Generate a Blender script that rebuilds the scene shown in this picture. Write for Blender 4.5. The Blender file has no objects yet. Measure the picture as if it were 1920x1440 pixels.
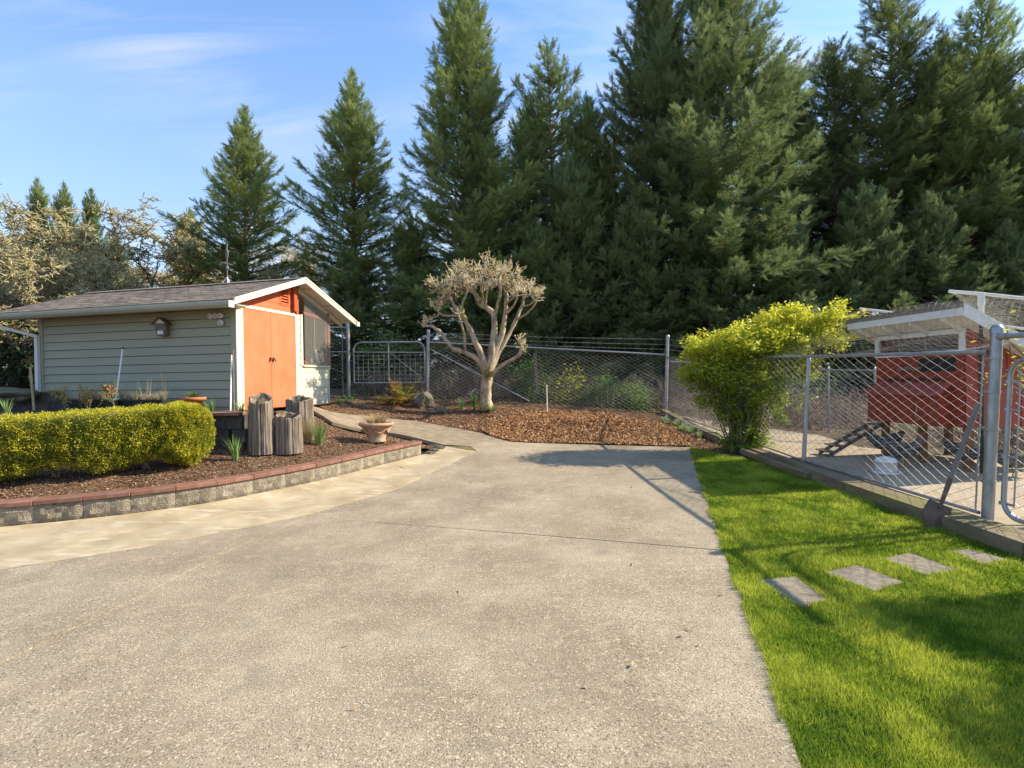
import bpy, bmesh, math, random
import numpy as np
from mathutils import Vector, Matrix, noise as mnoise
random.seed(7); rng = np.random.default_rng(7)
S = bpy.context.scene; C = S.collection
R_ = math.radians
# ------------------------------------------------------------------ camera, sky, sun
CAMZ = 1.5; F = 980.0
cam_d = bpy.data.cameras.new('camera'); cam = bpy.data.objects.new('camera', cam_d); C.objects.link(cam)
cam.location = (0, 0, CAMZ); cam_d.sensor_width = 36; cam_d.lens = F / 1920 * 36
cam_d.clip_end = 2000; cam_d.clip_start = .05
CR = Matrix.Rotation(R_(90), 3, 'X') @ Matrix.Rotation(R_(-.53), 3, 'X') @ Matrix.Rotation(R_(-.75), 3, 'Z')
cam.rotation_euler = CR.to_euler(); S.camera = cam
SUN_AZ, SUN_EL = R_(11), R_(33)          # azimuth measured from +X towards +Y
sdir = Vector((math.cos(SUN_EL)*math.cos(SUN_AZ), math.cos(SUN_EL)*math.sin(SUN_AZ), math.sin(SUN_EL)))
sl = bpy.data.lights.new('sun', 'SUN'); sl.energy = 4.6; sl.angle = R_(.55); sl.color = (1, .87, .68)
so = bpy.data.objects.new('sun', sl); C.objects.link(so); so.rotation_euler = sdir.to_track_quat('Z', 'Y').to_euler()
so.location = (30, 8, 22)
W = bpy.data.worlds.new('World'); S.world = W; W.use_nodes = True
wn, wl = W.node_tree.nodes, W.node_tree.links
bg = wn['Background']; bg.inputs[1].default_value = .128
sky = wn.new('ShaderNodeTexSky'); sky.sky_type = 'NISHITA'; sky.sun_disc = False
sky.sun_elevation = SUN_EL; sky.sun_rotation = math.pi/2 - SUN_AZ
sky.air_density = 1.0; sky.dust_density = .6; sky.ozone_density = 2.0
tc = wn.new('ShaderNodeTexCoord'); sx = wn.new('ShaderNodeSeparateXYZ'); wl.new(tc.outputs['Generated'], sx.inputs[0])
def wmath(op, a, b=None, clamp=False):
    n = wn.new('ShaderNodeMath'); n.operation = op; n.use_clamp = clamp
    for i, v in enumerate((a, b)):
        if v is None: continue
        if isinstance(v, (int, float)): n.inputs[i].default_value = v
        else: wl.new(v, n.inputs[i])
    return n.outputs[0]
zc = wmath('ADD', wmath('MAXIMUM', sx.outputs[2], 0.0), .18)
cx = wmath('DIVIDE', sx.outputs[0], zc); cy = wmath('DIVIDE', sx.outputs[1], zc)
cb = wn.new('ShaderNodeCombineXYZ'); wl.new(cx, cb.inputs[0]); wl.new(cy, cb.inputs[1])
mp = wn.new('ShaderNodeMapping'); mp.inputs['Rotation'].default_value = (0, 0, R_(-18)); mp.inputs['Scale'].default_value = (.38, 1.5, 1)
mp.inputs['Location'].default_value = (2.0, 3.0, 0); wl.new(cb.outputs[0], mp.inputs[0])
n1 = wn.new('ShaderNodeTexNoise'); n1.inputs['Scale'].default_value = 2.1; n1.inputs['Detail'].default_value = 8
n1.inputs['Roughness'].default_value = .6; n1.inputs['Distortion'].default_value = .9; wl.new(mp.outputs[0], n1.inputs[0])
n2 = wn.new('ShaderNodeTexNoise'); n2.inputs['Scale'].default_value = .9; n2.inputs['Detail'].default_value = 2; wl.new(cb.outputs[0], n2.inputs[0])
cl = wmath('MULTIPLY', wmath('MULTIPLY', wmath('SUBTRACT', n1.outputs[0], .45), 4.2, True), wmath('MULTIPLY', wmath('SUBTRACT', n2.outputs[0], .40), 5.0, True), True)
mxc = wn.new('ShaderNodeMixRGB'); mxc.inputs[2].default_value = (3.9, 4.0, 4.1, 1)
haz = wmath('POWER', wmath('SUBTRACT', 1.0, wmath('MAXIMUM', sx.outputs[2], 0.0), True), 2.7)
mxh = wn.new('ShaderNodeMixRGB'); mxh.inputs[2].default_value = (2.55, 2.95, 3.4, 1)
wl.new(wmath('MULTIPLY', haz, 1.1, True), mxh.inputs[0])
tintn = wn.new('ShaderNodeMixRGB'); tintn.blend_type = 'MULTIPLY'; tintn.inputs[0].default_value = 1; tintn.inputs[2].default_value = (.85, 1.12, 1.38, 1)
wl.new(sky.outputs[0], tintn.inputs[1]); wl.new(tintn.outputs[0], mxh.inputs[1])
wl.new(wmath('MULTIPLY', cl, .8), mxc.inputs[0]); wl.new(mxh.outputs[0], mxc.inputs[1]); wl.new(mxc.outputs[0], bg.inputs[0])
S.view_settings.view_transform = 'Standard'; S.view_settings.look = 'None'
S.view_settings.exposure = 1.0; S.view_settings.gamma = 1; S.view_settings.use_curve_mapping = False
S.cycles.max_bounces = 6; S.cycles.diffuse_bounces = 3; S.cycles.transmission_bounces = 4; S.cycles.transparent_max_bounces = 16

# ------------------------------------------------------------------ picture -> place
def ray(u, v):
    d = CR @ Vector(((u-960)/F, -(v-720)/F, -1)); return d
def at(u, v, D):
    d = ray(u, v); k = D/d.y; return Vector((d.x*k, D, CAMZ+d.z*k))
_cp = np.array([(-8,1,0),(0,0,0),(8,0,0),(-8,4,0),(-3,4,0),(2,4,0),(6,4,0),(-5.2,5.2,0),(-3.4,6.4,.04),(0,6.5,.04),(3.5,6.5,.03),
 (-2.4,7.6,.1),(0,8,.1),(3.4,8,.07),(-1.58,9.1,.2),(0,9.5,.2),(3.4,9.9,.15),(-1.29,9.7,.29),(-.2,11.06,.25),(1.1,10.9,.2),
 (-3,10.5,.53),(-2.35,10.2,.47),(-1.75,9.9,.38),(-2.7,12.2,.6),(-1.42,12,.42),(-3.9,10.5,.92),(-4.3,11.3,.98),
 (-.67,13.6,.76),(-2.25,14.3,.93),(4.28,14.6,.5),(1,14.4,.75),(1.5,12.5,.45),(3.6,12,.28),(-3.7,14,.98),
 (-4.2,12.8,1.0),(-5.1,9.8,1.0),(-9,11.5,1.0),(-6,9.5,1.0),(-12,10,1.0),(4.4,7.8,.08),(4.5,5,.02),(7,5,.03),(6.4,7.3,.1),(7.3,12.1,.17),
 (6.2,9,.12),(10,8,.15),(10,14,.4),(0,20,1.1),(-15,20,1.4),(15,20,.9),(0,40,1.3),(-40,40,1.5),(40,40,1.3),(-40,5,1.0),(40,5,.2),(-40,-30,0),(40,-30,0),(0,-30,0),
 (0,120,1.5),(-120,100,1.5),(120,100,1.5),(-120,-100,0),(120,-100,0),(0,-120,0)], float)
def _tps(cp, lam=.02):
    P = cp[:, :2]; n = len(P)
    r = np.linalg.norm(P[:, None]-P[None], axis=2); K = np.where(r > 0, r*r*np.log(r+1e-12), 0)+lam*np.eye(n)
    A = np.zeros((n+3, n+3)); A[:n, :n] = K; A[:n, n] = 1; A[:n, n+1:] = P; A[n, :n] = 1; A[n+1:, :n] = P.T
    w = np.linalg.solve(A, np.concatenate([cp[:, 2], [0, 0, 0]]))
    def f(x, y):
        x = np.asarray(x, float); y = np.asarray(y, float); sh = x.shape
        x = x.ravel(); y = y.ravel(); out = np.empty(len(x))
        for a in range(0, len(x), 20000):
            xx, yy = x[a:a+20000], y[a:a+20000]
            r2 = (xx[:, None]-P[:, 0])**2+(yy[:, None]-P[:, 1])**2
            out[a:a+20000] = (.5*r2*np.log(r2+1e-12))@w[:n]+w[n]+w[n+1]*xx+w[n+2]*yy
        out = out.reshape(sh)
        return float(out) if sh == () else out
    return f
G = _tps(_cp)
BED0 = np.array([(-7,4.9,.27),(-5.3,5.55,.26),(-3.5,6.75,.27),(-2.5,7.9,.3),(-1.7,9.2,.36),(-1.35,9.7,.29),(-3,10.4,.47),(-2.35,10.1,.4),(-1.8,9.85,.33),
 (-4.0,7.5,.5),(-6,7.5,.52),(-9,7.5,.52),(-4.3,7.1,.46),(-6.2,6.1,.4),(-3.5,7.8,.5),(-3.9,8.6,.62),(-3.3,9.3,.5),(-4.2,9.6,.8),(-4.1,10.3,.9),(-9,5,.3)], float); BED0 = BED0[[i for i in range(len(BED0)) if i not in (5,6,7,8,16,19)]]
BED = None
TZ = lambda x, y: np.zeros_like(np.asarray(x, float))+1.0
def UP(u, v, fn=G, dz=0):
    d = ray(u, v); t = np.arange(1.0, 60, .04); x = d.x/d.y*t; z = CAMZ+d.z/d.y*t
    g = fn(x, t)+dz; i = int(np.argmax(z < g)); i = max(i, 1)
    a, b = z[i-1]-g[i-1], z[i]-g[i]; tt = t[i-1]+.04*a/(a-b+1e-12)
    return (d.x/d.y*tt, tt)
def upl(pts, fn=G, dz=0): return [UP(u, v, fn, dz) for u, v in pts]

# ------------------------------------------------------------------ object helpers
def tag(o, label=None, cat=None, group=None, kind=None):
    if label: o['label'] = label
    if cat: o['category'] = cat
    if group: o['group'] = group
    if kind: o['kind'] = kind
    return o
def empty(name, loc=(0,0,0), rz=0, label=None, cat=None, group=None, kind=None):
    o = bpy.data.objects.new(name, None); C.objects.link(o); o.location = loc; o.rotation_euler = (0, 0, rz)
    o.empty_display_size = .1
    return tag(o, label, cat, group, kind)
def ob(name, me, mat=None, parent=None):
    o = bpy.data.objects.new(name, me); C.objects.link(o)
    if mat is not None and not me.materials: me.materials.append(mat)
    if parent is not None: o.parent = parent
    return o
def mesh_np(name, V, Fc, mat, parent=None, smooth=False, tint=None):
    V = np.asarray(V, np.float32); Fc = np.asarray(Fc, np.int32); n, k = Fc.shape
    me = bpy.data.meshes.new(name); me.vertices.add(len(V)); me.vertices.foreach_set('co', V.ravel())
    me.loops.add(n*k); me.loops.foreach_set('vertex_index', Fc.ravel()); me.polygons.add(n)
    me.polygons.foreach_set('loop_start', np.arange(0, n*k, k, dtype=np.int32))
    me.polygons.foreach_set('loop_total', np.full(n, k, np.int32))
    me.update(calc_edges=True)
    if smooth: me.polygons.foreach_set('use_smooth', np.ones(n, bool))
    if tint is not None:
        a = me.attributes.new('tint', 'FLOAT', 'POINT'); a.data.foreach_set('value', np.asarray(tint, np.float32))
    return ob(name, me, mat, parent)
class MB:
    """collects boxes, tubes, lathes; one mesh"""
    def __init__(s): s.v = []; s.f = []; s.sm = []
    def add(s, vs, fs, smooth=False):
        b = len(s.v); s.v += [tuple(x) for x in vs]; s.f += [tuple(b+i for i in q) for q in fs]; s.sm += [smooth]*len(fs); return s
    def box(s, x0, x1, y0, y1, z0, z1, M=None):
        vs = [Vector(p) for p in ((x0,y0,z0),(x1,y0,z0),(x1,y1,z0),(x0,y1,z0),(x0,y0,z1),(x1,y0,z1),(x1,y1,z1),(x0,y1,z1))]
        if M is not None: vs = [M @ p for p in vs]
        return s.add(vs, [(0,3,2,1),(4,5,6,7),(0,1,5,4),(1,2,6,5),(2,3,7,6),(3,0,4,7)])
    def hexa(s, b, t):          # four bottom points, four top points
        return s.add(list(b)+list(t), [(0,3,2,1),(4,5,6,7),(0,1,5,4),(1,2,6,5),(2,3,7,6),(3,0,4,7)])
    def beam(s, a, b, w, h, up=(0,0,1)):
        a, b = Vector(a), Vector(b); d = (b-a).normalized(); u = Vector(up); r = d.cross(u).normalized(); u = r.cross(d)
        q = [(-w/2,-h/2),(w/2,-h/2),(w/2,h/2),(-w/2,h/2)]
        return s.hexa([a+r*i+u*j for i, j in q], [b+r*i+u*j for i, j in q])
    def tube(s, pts, rad, n=8, cap=True, smooth=True):
        pts = [Vector(p) for p in pts]; m = len(pts)
        if isinstance(rad, (int, float)): rad = [rad]*m
        vs = []; prev = None
        for i, p in enumerate(pts):
            d = (pts[min(i+1, m-1)]-pts[max(i-1, 0)]).normalized()
            if prev is None:
                r = d.cross(Vector((0,0,1)));  r = d.cross(Vector((1,0,0))) if r.length < .1 else r
            else: r = prev-d*prev.dot(d)
            r.normalize(); prev = r; q = d.cross(r)
            vs += [p+(r*math.cos(2*math.pi*k/n)+q*math.sin(2*math.pi*k/n))*rad[i] for k in range(n)]
        fs = [(i*n+k, i*n+(k+1) % n, (i+1)*n+(k+1) % n, (i+1)*n+k) for i in range(m-1) for k in range(n)]
        s.add(vs, fs, smooth)
        if cap: 
            s.add(vs[:n], [tuple(range(n-1, -1, -1))]); s.add(vs[-n:], [tuple(range(n))])
        return s
    def lathe(s, prof, n=24, c=(0,0,0), wob=None, smooth=True):
        vs = []
        for j, (r, z) in enumerate(prof):
            for k in range(n):
                a = 2*math.pi*k/n; rr = r*(1+(wob(a, z) if wob else 0)); vs.append((c[0]+rr*math.cos(a), c[1]+rr*math.sin(a), c[2]+z))
        fs = [(i*n+k, i*n+(k+1) % n, (i+1)*n+(k+1) % n, (i+1)*n+k) for i in range(len(prof)-1) for k in range(n)]
        return s.add(vs, fs, smooth)
    def build(s, name, mat, parent=None):
        me = bpy.data.meshes.new(name); me.from_pydata(s.v, [], s.f); me.update()
        me.polygons.foreach_set('use_smooth', s.sm)
        return ob(name, me, mat, parent)
def box(name, x0, x1, y0, y1, z0, z1, mat, parent=None, M=None, bev=0):
    o = MB().box(x0, x1, y0, y1, z0, z1, M).build(name, mat, parent)
    if bev: bevel(o, bev)
    return o
def bevel(o, w, seg=1):
    bm = bmesh.new(); bm.from_mesh(o.data); bmesh.ops.remove_doubles(bm, verts=bm.verts, dist=1e-5)
    bmesh.ops.bevel(bm, geom=bm.edges[:], offset=w, segments=seg, affect='EDGES'); bm.to_mesh(o.data); bm.free(); return o
def copy_of(o, parent=None, loc=None, rot=None, scale=None):
    c = o.copy(); C.objects.link(c)
    if parent is not None: c.parent = parent
    if loc is not None: c.location = loc
    if rot is not None: c.rotation_euler = rot
    if scale is not None: c.scale = scale
    return c
def copy_tree(o, parent=None, **k):
    c = copy_of(o, parent, **k)
    for ch in [x for x in bpy.data.objects if x.parent == o]: copy_tree(ch, c)
    return c
def inst(TV, TF, M, T, tint=None):
    """template verts (k,3), faces (m,j), matrices (N,3,3), offsets (N,3)"""
    N = len(T); k = len(TV)
    V = (np.einsum('nij,kj->nki', M, TV)+T[:, None]).reshape(-1, 3)
    Fc = (TF[None]+(np.arange(N)*k)[:, None, None]).reshape(-1, TF.shape[1])
    return V, Fc, (None if tint is None else np.repeat(tint, k))
def unit(a): return a/np.maximum(np.linalg.norm(a, axis=-1, keepdims=True), 1e-9)
def frames(d, roll=None, upv=(0,0,1)):
    """x = d, z as near up as possible, rolled"""
    x = unit(d); up = np.broadcast_to(np.array(upv, float), x.shape)
    y = np.cross(up, x); bad = np.linalg.norm(y, axis=1) < 1e-3; y[bad] = (0, 1, 0); y = unit(y); z = np.cross(x, y)
    if roll is not None:
        c, s_ = np.cos(roll)[:, None], np.sin(roll)[:, None]; y, z = y*c+z*s_, z*c-y*s_
    return np.stack([x, y, z], axis=2)
def segs(A, B, r, n=3):
    A = np.asarray(A, float); B = np.asarray(B, float); d = unit(B-A); M = frames(d); y, z = M[:, :, 1], M[:, :, 2]
    r = np.broadcast_to(np.asarray(r, float), (len(A),))[:, None]; ring = []
    for k in range(n):
        a = 2*math.pi*k/n; ring.append((y*math.cos(a)+z*math.sin(a))*r)
    V = np.stack([A+q for q in ring]+[B+q for q in ring], axis=1).reshape(-1, 3)
    t = np.array([(k, (k+1) % n, n+(k+1) % n, n+k) for k in range(n)])
    Fc = (t[None]+(np.arange(len(A))*2*n)[:, None, None]).reshape(-1, 4)
    return V, Fc
def inpoly(x, y, poly):
    c = np.zeros(len(x), bool); n = len(poly)
    for i in range(n):
        x0, y0 = poly[i]; x1, y1 = poly[(i+1) % n]
        if y0 == y1: continue
        m = ((y0 > y) != (y1 > y)) & (x < (x1-x0)*(y-y0)/(y1-y0)+x0); c ^= m
    return c
def sheet(name, poly, fn, dz, mat, res=.25, parent=None, kind=None, thick=0, rough=0):
    bm = bmesh.new(); vs = [bm.verts.new((x, y, 0)) for x, y in poly]; bm.faces.new(vs)
    xs = [p[0] for p in poly]; ys = [p[1] for p in poly]
    for ax, lo, hi in ((0, min(xs), max(xs)), (1, min(ys), max(ys))):
        k = math.floor(lo/res)+1
        while k*res < hi:
            co = [0,0,0]; co[ax] = k*res; no = [0,0,0]; no[ax] = 1
            bmesh.ops.bisect_plane(bm, geom=bm.verts[:]+bm.edges[:]+bm.faces[:], plane_co=co, plane_no=no, dist=1e-5); k += 1
    X = np.array([v.co.x for v in bm.verts]); Y = np.array([v.co.y for v in bm.verts]); Z = fn(X, Y)+dz
    for v, z in zip(bm.verts, Z):
        v.co.z = z+(rough*mnoise.noise(Vector((v.co.x*2.3, v.co.y*2.3, 3))) if rough else 0)
    bmesh.ops.recalc_face_normals(bm, faces=bm.faces[:])
    if sum(f.normal.z for f in bm.faces) < 0: bmesh.ops.reverse_faces(bm, faces=bm.faces[:])
    if thick:
        r = bmesh.ops.extrude_face_region(bm, geom=bm.faces[:]); 
        nv = [g for g in r['geom'] if isinstance(g, bmesh.types.BMVert)]; nvs = set(nv)
        for v in bm.verts:
            if v not in nvs: v.co.z -= thick
        bmesh.ops.recalc_face_normals(bm, faces=bm.faces[:])
    me = bpy.data.meshes.new(name); bm.to_mesh(me); bm.free()
    o = ob(name, me, mat, parent)
    if kind: o['kind'] = kind
    return o
def scatter_poly(poly, n, w=None):
    P = np.array(poly); lo, hi = P.min(0), P.max(0); out = []
    got = 0
    while got < n:
        q = rng.uniform(lo, hi, (n*2, 2)); q = q[inpoly(q[:, 0], q[:, 1], poly)]
        if w is not None: q = q[rng.random(len(q)) < w(q[:, 0], q[:, 1])]
        out.append(q); got += len(q)
        if len(q) == 0: break
    return np.concatenate(out)[:n]

# ------------------------------------------------------------------ materials
def mat(name, col, rough=.8, col2=None, scale=8, detail=5, contrast=(.35,.65), bump=0, bscale=40, bdist=.01, metal=0, stretch=(1,1,1), extra=None, coord='Object', spec=.3, island=0):
    m = bpy.data.materials.new(name); m.use_nodes = True; N, L = m.node_tree.nodes, m.node_tree.links
    b = N['Principled BSDF']; b.inputs['Roughness'].default_value = rough; b.inputs['Metallic'].default_value = metal
    b.inputs['Specular IOR Level'].default_value = spec
    tcn = N.new('ShaderNodeTexCoord'); mpn = N.new('ShaderNodeMapping'); mpn.inputs['Scale'].default_value = stretch
    L.new(tcn.outputs[coord], mpn.inputs[0]); vec = mpn.outputs[0]; out = None
    if col2 is not None:
        nz = N.new('ShaderNodeTexNoise'); nz.inputs['Scale'].default_value = scale; nz.inputs['Detail'].default_value = detail; nz.inputs['Roughness'].default_value = .6
        L.new(vec, nz.inputs[0]); rp = N.new('ShaderNodeMapRange'); rp.inputs[1].default_value, rp.inputs[2].default_value = contrast
        L.new(nz.outputs[0], rp.inputs[0]); mx = N.new('ShaderNodeMixRGB'); mx.inputs[1].default_value = (*col, 1); mx.inputs[2].default_value = (*col2, 1)
        L.new(rp.outputs[0], mx.inputs[0]); out = mx.outputs[0]
    else:
        r = N.new('ShaderNodeRGB'); r.outputs[0].default_value = (*col, 1); out = r.outputs[0]
    for e in (extra or []):       # (colour, scale, threshold lo, hi, amount[, stretch])
        nz = N.new('ShaderNodeTexNoise'); nz.inputs['Scale'].default_value = e[1]; nz.inputs['Detail'].default_value = 3
        if len(e) > 5:
            m2 = N.new('ShaderNodeMapping'); m2.inputs['Scale'].default_value = e[5]; L.new(tcn.outputs[coord], m2.inputs[0]); L.new(m2.outputs[0], nz.inputs[0])
        else: L.new(vec, nz.inputs[0])
        rp = N.new('ShaderNodeMapRange'); rp.inputs[1].default_value, rp.inputs[2].default_value = e[2], e[3]; rp.inputs[4].default_value = e[4]
        L.new(nz.outputs[0], rp.inputs[0]); mx = N.new('ShaderNodeMixRGB'); mx.inputs[2].default_value = (*e[0], 1)
        L.new(rp.outputs[0], mx.inputs[0]); L.new(out, mx.inputs[1]); out = mx.outputs[0]
    if island:
        gi = N.new('ShaderNodeObjectInfo'); hs = N.new('ShaderNodeHueSaturation'); rp = N.new('ShaderNodeMapRange')
        rp.inputs[3].default_value = 1-island; rp.inputs[4].default_value = 1+island
        L.new(gi.outputs['Random'], rp.inputs[0]); L.new(rp.outputs[0], hs.inputs['Value']); L.new(out, hs.inputs['Color']); out = hs.outputs[0]
    L.new(out, b.inputs['Base Color'])
    if bump:
        nb = N.new('ShaderNodeTexNoise'); nb.inputs['Scale'].default_value = bscale; nb.inputs['Detail'].default_value = 4; L.new(vec, nb.inputs[0])
        bn = N.new('ShaderNodeBump'); bn.inputs['Strength'].default_value = bump; bn.inputs['Distance'].default_value = bdist
        L.new(nb.outputs[0], bn.inputs['Height']); L.new(bn.outputs[0], b.inputs['Normal'])
    return m
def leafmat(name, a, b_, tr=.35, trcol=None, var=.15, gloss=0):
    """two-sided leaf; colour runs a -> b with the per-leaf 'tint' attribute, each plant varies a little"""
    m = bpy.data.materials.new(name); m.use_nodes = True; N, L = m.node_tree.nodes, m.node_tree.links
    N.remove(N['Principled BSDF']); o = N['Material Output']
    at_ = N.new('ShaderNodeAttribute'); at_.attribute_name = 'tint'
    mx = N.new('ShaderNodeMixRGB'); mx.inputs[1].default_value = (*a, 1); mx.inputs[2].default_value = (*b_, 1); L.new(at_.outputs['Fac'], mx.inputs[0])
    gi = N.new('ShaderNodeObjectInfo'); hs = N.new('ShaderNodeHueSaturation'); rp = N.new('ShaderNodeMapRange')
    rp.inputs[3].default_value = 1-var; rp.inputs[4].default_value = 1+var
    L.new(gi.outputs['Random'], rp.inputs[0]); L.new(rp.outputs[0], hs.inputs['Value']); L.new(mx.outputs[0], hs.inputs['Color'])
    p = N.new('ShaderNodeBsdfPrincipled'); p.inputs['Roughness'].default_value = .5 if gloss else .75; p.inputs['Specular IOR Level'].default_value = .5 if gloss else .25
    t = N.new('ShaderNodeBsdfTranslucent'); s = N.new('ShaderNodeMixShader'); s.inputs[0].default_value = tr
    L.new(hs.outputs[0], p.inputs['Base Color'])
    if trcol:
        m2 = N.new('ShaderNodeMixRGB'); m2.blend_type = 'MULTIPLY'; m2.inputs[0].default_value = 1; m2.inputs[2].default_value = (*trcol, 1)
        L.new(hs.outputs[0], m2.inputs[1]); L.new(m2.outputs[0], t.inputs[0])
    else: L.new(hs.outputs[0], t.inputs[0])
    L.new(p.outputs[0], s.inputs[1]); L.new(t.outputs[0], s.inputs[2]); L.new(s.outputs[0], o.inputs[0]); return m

M_conc = mat('exposed_concrete', (.255,.205,.132), .9, (.385,.32,.218), 1.3, 6, (.36,.64), .9, 120, .006, coord='Object',
   extra=[((.09,.07,.05), 105, .55,.63,.78), ((.62,.53,.37), 80, .57,.65,.72), ((.20,.155,.10), .55, .50,.66,.45), ((.50,.42,.27), 9, .56,.70,.35), ((.17,.135,.09), .9, .58,.72,.28), ((.19,.165,.125), 3.2,.60,.72,.35)])
M_cream = mat('pale_concrete', (.32,.25,.145), .9, (.48,.39,.245), 2.2, 7, (.35,.65), .35, 90, .003,
   extra=[((.62,.55,.42), 5, .56,.68,.5,(.6,1.9,1)), ((.36,.30,.21), 1.2,.54,.7,.55), ((.2,.17,.12),60,.63,.72,.5)])
M_path = mat('path_aggregate', (.20,.155,.10), .95, (.29,.235,.155), 5, 6, (.4,.6), .8, 140, .005, extra=[((.48,.43,.34), 110,.58,.68,.7), ((.09,.075,.055),80,.6,.7,.6)])
M_yard = mat('yard_concrete', (.32,.26,.175), .9, (.42,.35,.245), 1.5, 6, (.35,.65), .3, 80, .003, extra=[((.16,.13,.09),3,.6,.75,.6),((.22,.21,.06),1.1,.62,.72,.4)])
M_soil = mat('dark_soil', (.055,.038,.024), 1, (.11,.075,.045), 14, 8, (.35,.65), 1, 60, .03, extra=[((.05,.07,.02), 1.1,.55,.68,.5)])
M_litter = mat('leaf_litter', (.09,.065,.04), 1, (.20,.15,.095), 9, 8, (.35,.65), 1, 45, .04, extra=[((.06,.09,.025), .8,.52,.66,.6)])
M_mulch = mat('bark_mulch', (.10,.055,.03), 1, (.21,.125,.068), 30, 8, (.35,.65), 1, 70, .03)
M_mulch2 = mat('fresh_mulch', (.16,.065,.025), 1, (.34,.15,.06), 26, 8, (.35,.65), 1, 60, .03)
M_lawnsoil = mat('lawn_turf', (.035,.07,.012), 1, (.07,.12,.02), 12, 5, (.35,.65), .8, 60, .02)
M_moss = mat('joint_moss', (.10,.085,.04), 1, (.19,.17,.05), 14, 4, (.4,.6), .5)
M_siding = mat('sage_siding', (.33,.325,.22), .6, (.37,.365,.26), 2.2, 5, (.3,.7), .12, 30, .003, stretch=(.3,1,6), extra=[((.17,.18,.12),5,.58,.75,.25)], island=.03)
M_trim = mat('cream_trim', (.66,.62,.46), .55, (.72,.68,.52), 4, 4, (.3,.7), .06, 30, .002)
M_creamsid = mat('cream_siding', (.52,.52,.37), .6, (.58,.58,.43), 5, 4, (.3,.7), .1, 30, .002)
M_orange = mat('orange_paint', (.76,.19,.085), .55, (.68,.155,.065), 2.5, 4, (.35,.65), .05, 20, .002)
M_coral = mat('coral_paint', (.66,.16,.065), .6, (.58,.13,.05), 6, 4, (.3,.7), .1, 25, .002)
M_redpost = mat('red_brown_timber', (.42,.09,.03), .7, (.28,.06,.02), 10, 5, (.3,.7), .3, 30, .005, stretch=(1,1,.15))
M_shin = mat('roof_shingle', (.175,.14,.105), .95, (.28,.23,.175), 9, 6, (.35,.65), .6, 160, .004, extra=[((.08,.065,.055),4,.55,.7,.5),((.30,.26,.2),2.4,.6,.7,.4)], island=.22)
M_gutter = mat('gutter_paint', (.40,.41,.31), .45, (.45,.46,.36), 3, 3, (.3,.7), 0)
M_white = mat('white_paint', (.74,.73,.69), .5, (.66,.65,.60), 6, 4, (.35,.65), .06, 30, .002, extra=[((.42,.38,.30),9,.62,.75,.5)])
M_galv = mat('galvanized_steel', (.42,.43,.43), .42, (.30,.31,.31), 14, 5, (.35,.65), .05, 50, .001, metal=.65, stretch=(1,1,.4))
M_wire = mat('chain_wire', (.52,.50,.46), .5, (.36,.34,.31), 6, 3, (.3,.7), metal=.45)
M_net = mat('net_wire', (.50,.48,.44), .5, metal=.3)
M_plastic = mat('pvc_white', (.78,.76,.70), .4)
M_tpost = mat('dark_green_steel', (.02,.05,.035), .6)
M_red = mat('barn_red', (.34,.062,.03), .7, (.25,.04,.022), 5, 5, (.3,.7), .15, 20, .003, stretch=(3,3,.4), extra=[((.40,.10,.07),7,.6,.72,.5)])
M_red2 = mat('lighter_red', (.38,.095,.06), .75, (.33,.07,.06), 6, 5, (.3,.7), .1, 20, .003)  # lighter red that puts sunlight into the coop's side wall colour
M_wood = mat('post_wood', (.27,.155,.075), .85, (.17,.09,.045), 12, 5, (.3,.7), .3, 30, .004, stretch=(1,1,.12))
M_greywood = mat('weathered_wood', (.24,.20,.15), .9, (.13,.105,.08), 12, 5, (.3,.7), .4, 30, .004, stretch=(1,.15,1))
M_timber = mat('old_timber', (.25,.20,.12), .95, (.13,.10,.06), 9, 6, (.3,.7), .6, 25, .008, stretch=(1,.2,1), extra=[((.16,.16,.035),5,.52,.66,.7)])
M_block = mat('split_face_block', (.20,.17,.12), .95, (.34,.29,.21), 9, 7, (.35,.65), 1, 55, .02, extra=[((.40,.36,.28),22,.60,.72,.5),((.06,.05,.04),3,.56,.7,.5)], island=.13)
M_blockdark = mat('dark_block', (.045,.043,.038), .95, (.10,.095,.08), 9, 7, (.35,.65), .8, 55, .012, extra=[((.13,.14,.06),2,.6,.7,.4)], island=.15)
M_cap = mat('red_cap_block', (.19,.085,.058), .85, (.27,.135,.095), 11, 6, (.35,.65), .5, 90, .004, extra=[((.33,.22,.17),4,.6,.75,.5),((.09,.05,.04),6,.6,.75,.4)], island=.14)
M_stone = mat('aggregate_paver', (.20,.165,.115), .95, (.29,.245,.175), 20, 5, (.4,.6), 1, 130, .006, extra=[((.46,.42,.35),90,.6,.68,.7),((.07,.06,.05),80,.6,.68,.6)])
M_log = mat('weathered_log', (.27,.22,.165), .95, (.12,.095,.07), 10, 8, (.35,.62), 1, 26, .02, stretch=(2.4,2.4,.14), extra=[((.46,.40,.32),13,.56,.7,.6,(3,3,.12)),((.05,.04,.03),17,.60,.68,.8,(3,3,.10))])
M_logtop = mat('log_end', (.34,.28,.20), .95, (.10,.08,.055), 14, 6, (.35,.65), .8, 40, .01)
M_terra = mat('pale_terracotta', (.50,.33,.20), .85, (.38,.23,.14), 6, 5, (.35,.65), .3, 30, .006, extra=[((.60,.50,.38),5,.55,.66,.6),((.20,.12,.08),7,.6,.72,.6)])
M_terra2 = mat('orange_terracotta', (.48,.17,.075), .8, (.36,.12,.05), 7, 4, (.35,.65), .15, 30, .004)
M_bark = mat('grey_bark', (.50,.415,.28), .95, (.20,.15,.10), 8, 8, (.35,.65), .9, 28, .015, stretch=(1,1,.45), extra=[((.30,.26,.03),2.6,.60,.68,.75),((.50,.46,.36),7,.58,.7,.6)])
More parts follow.
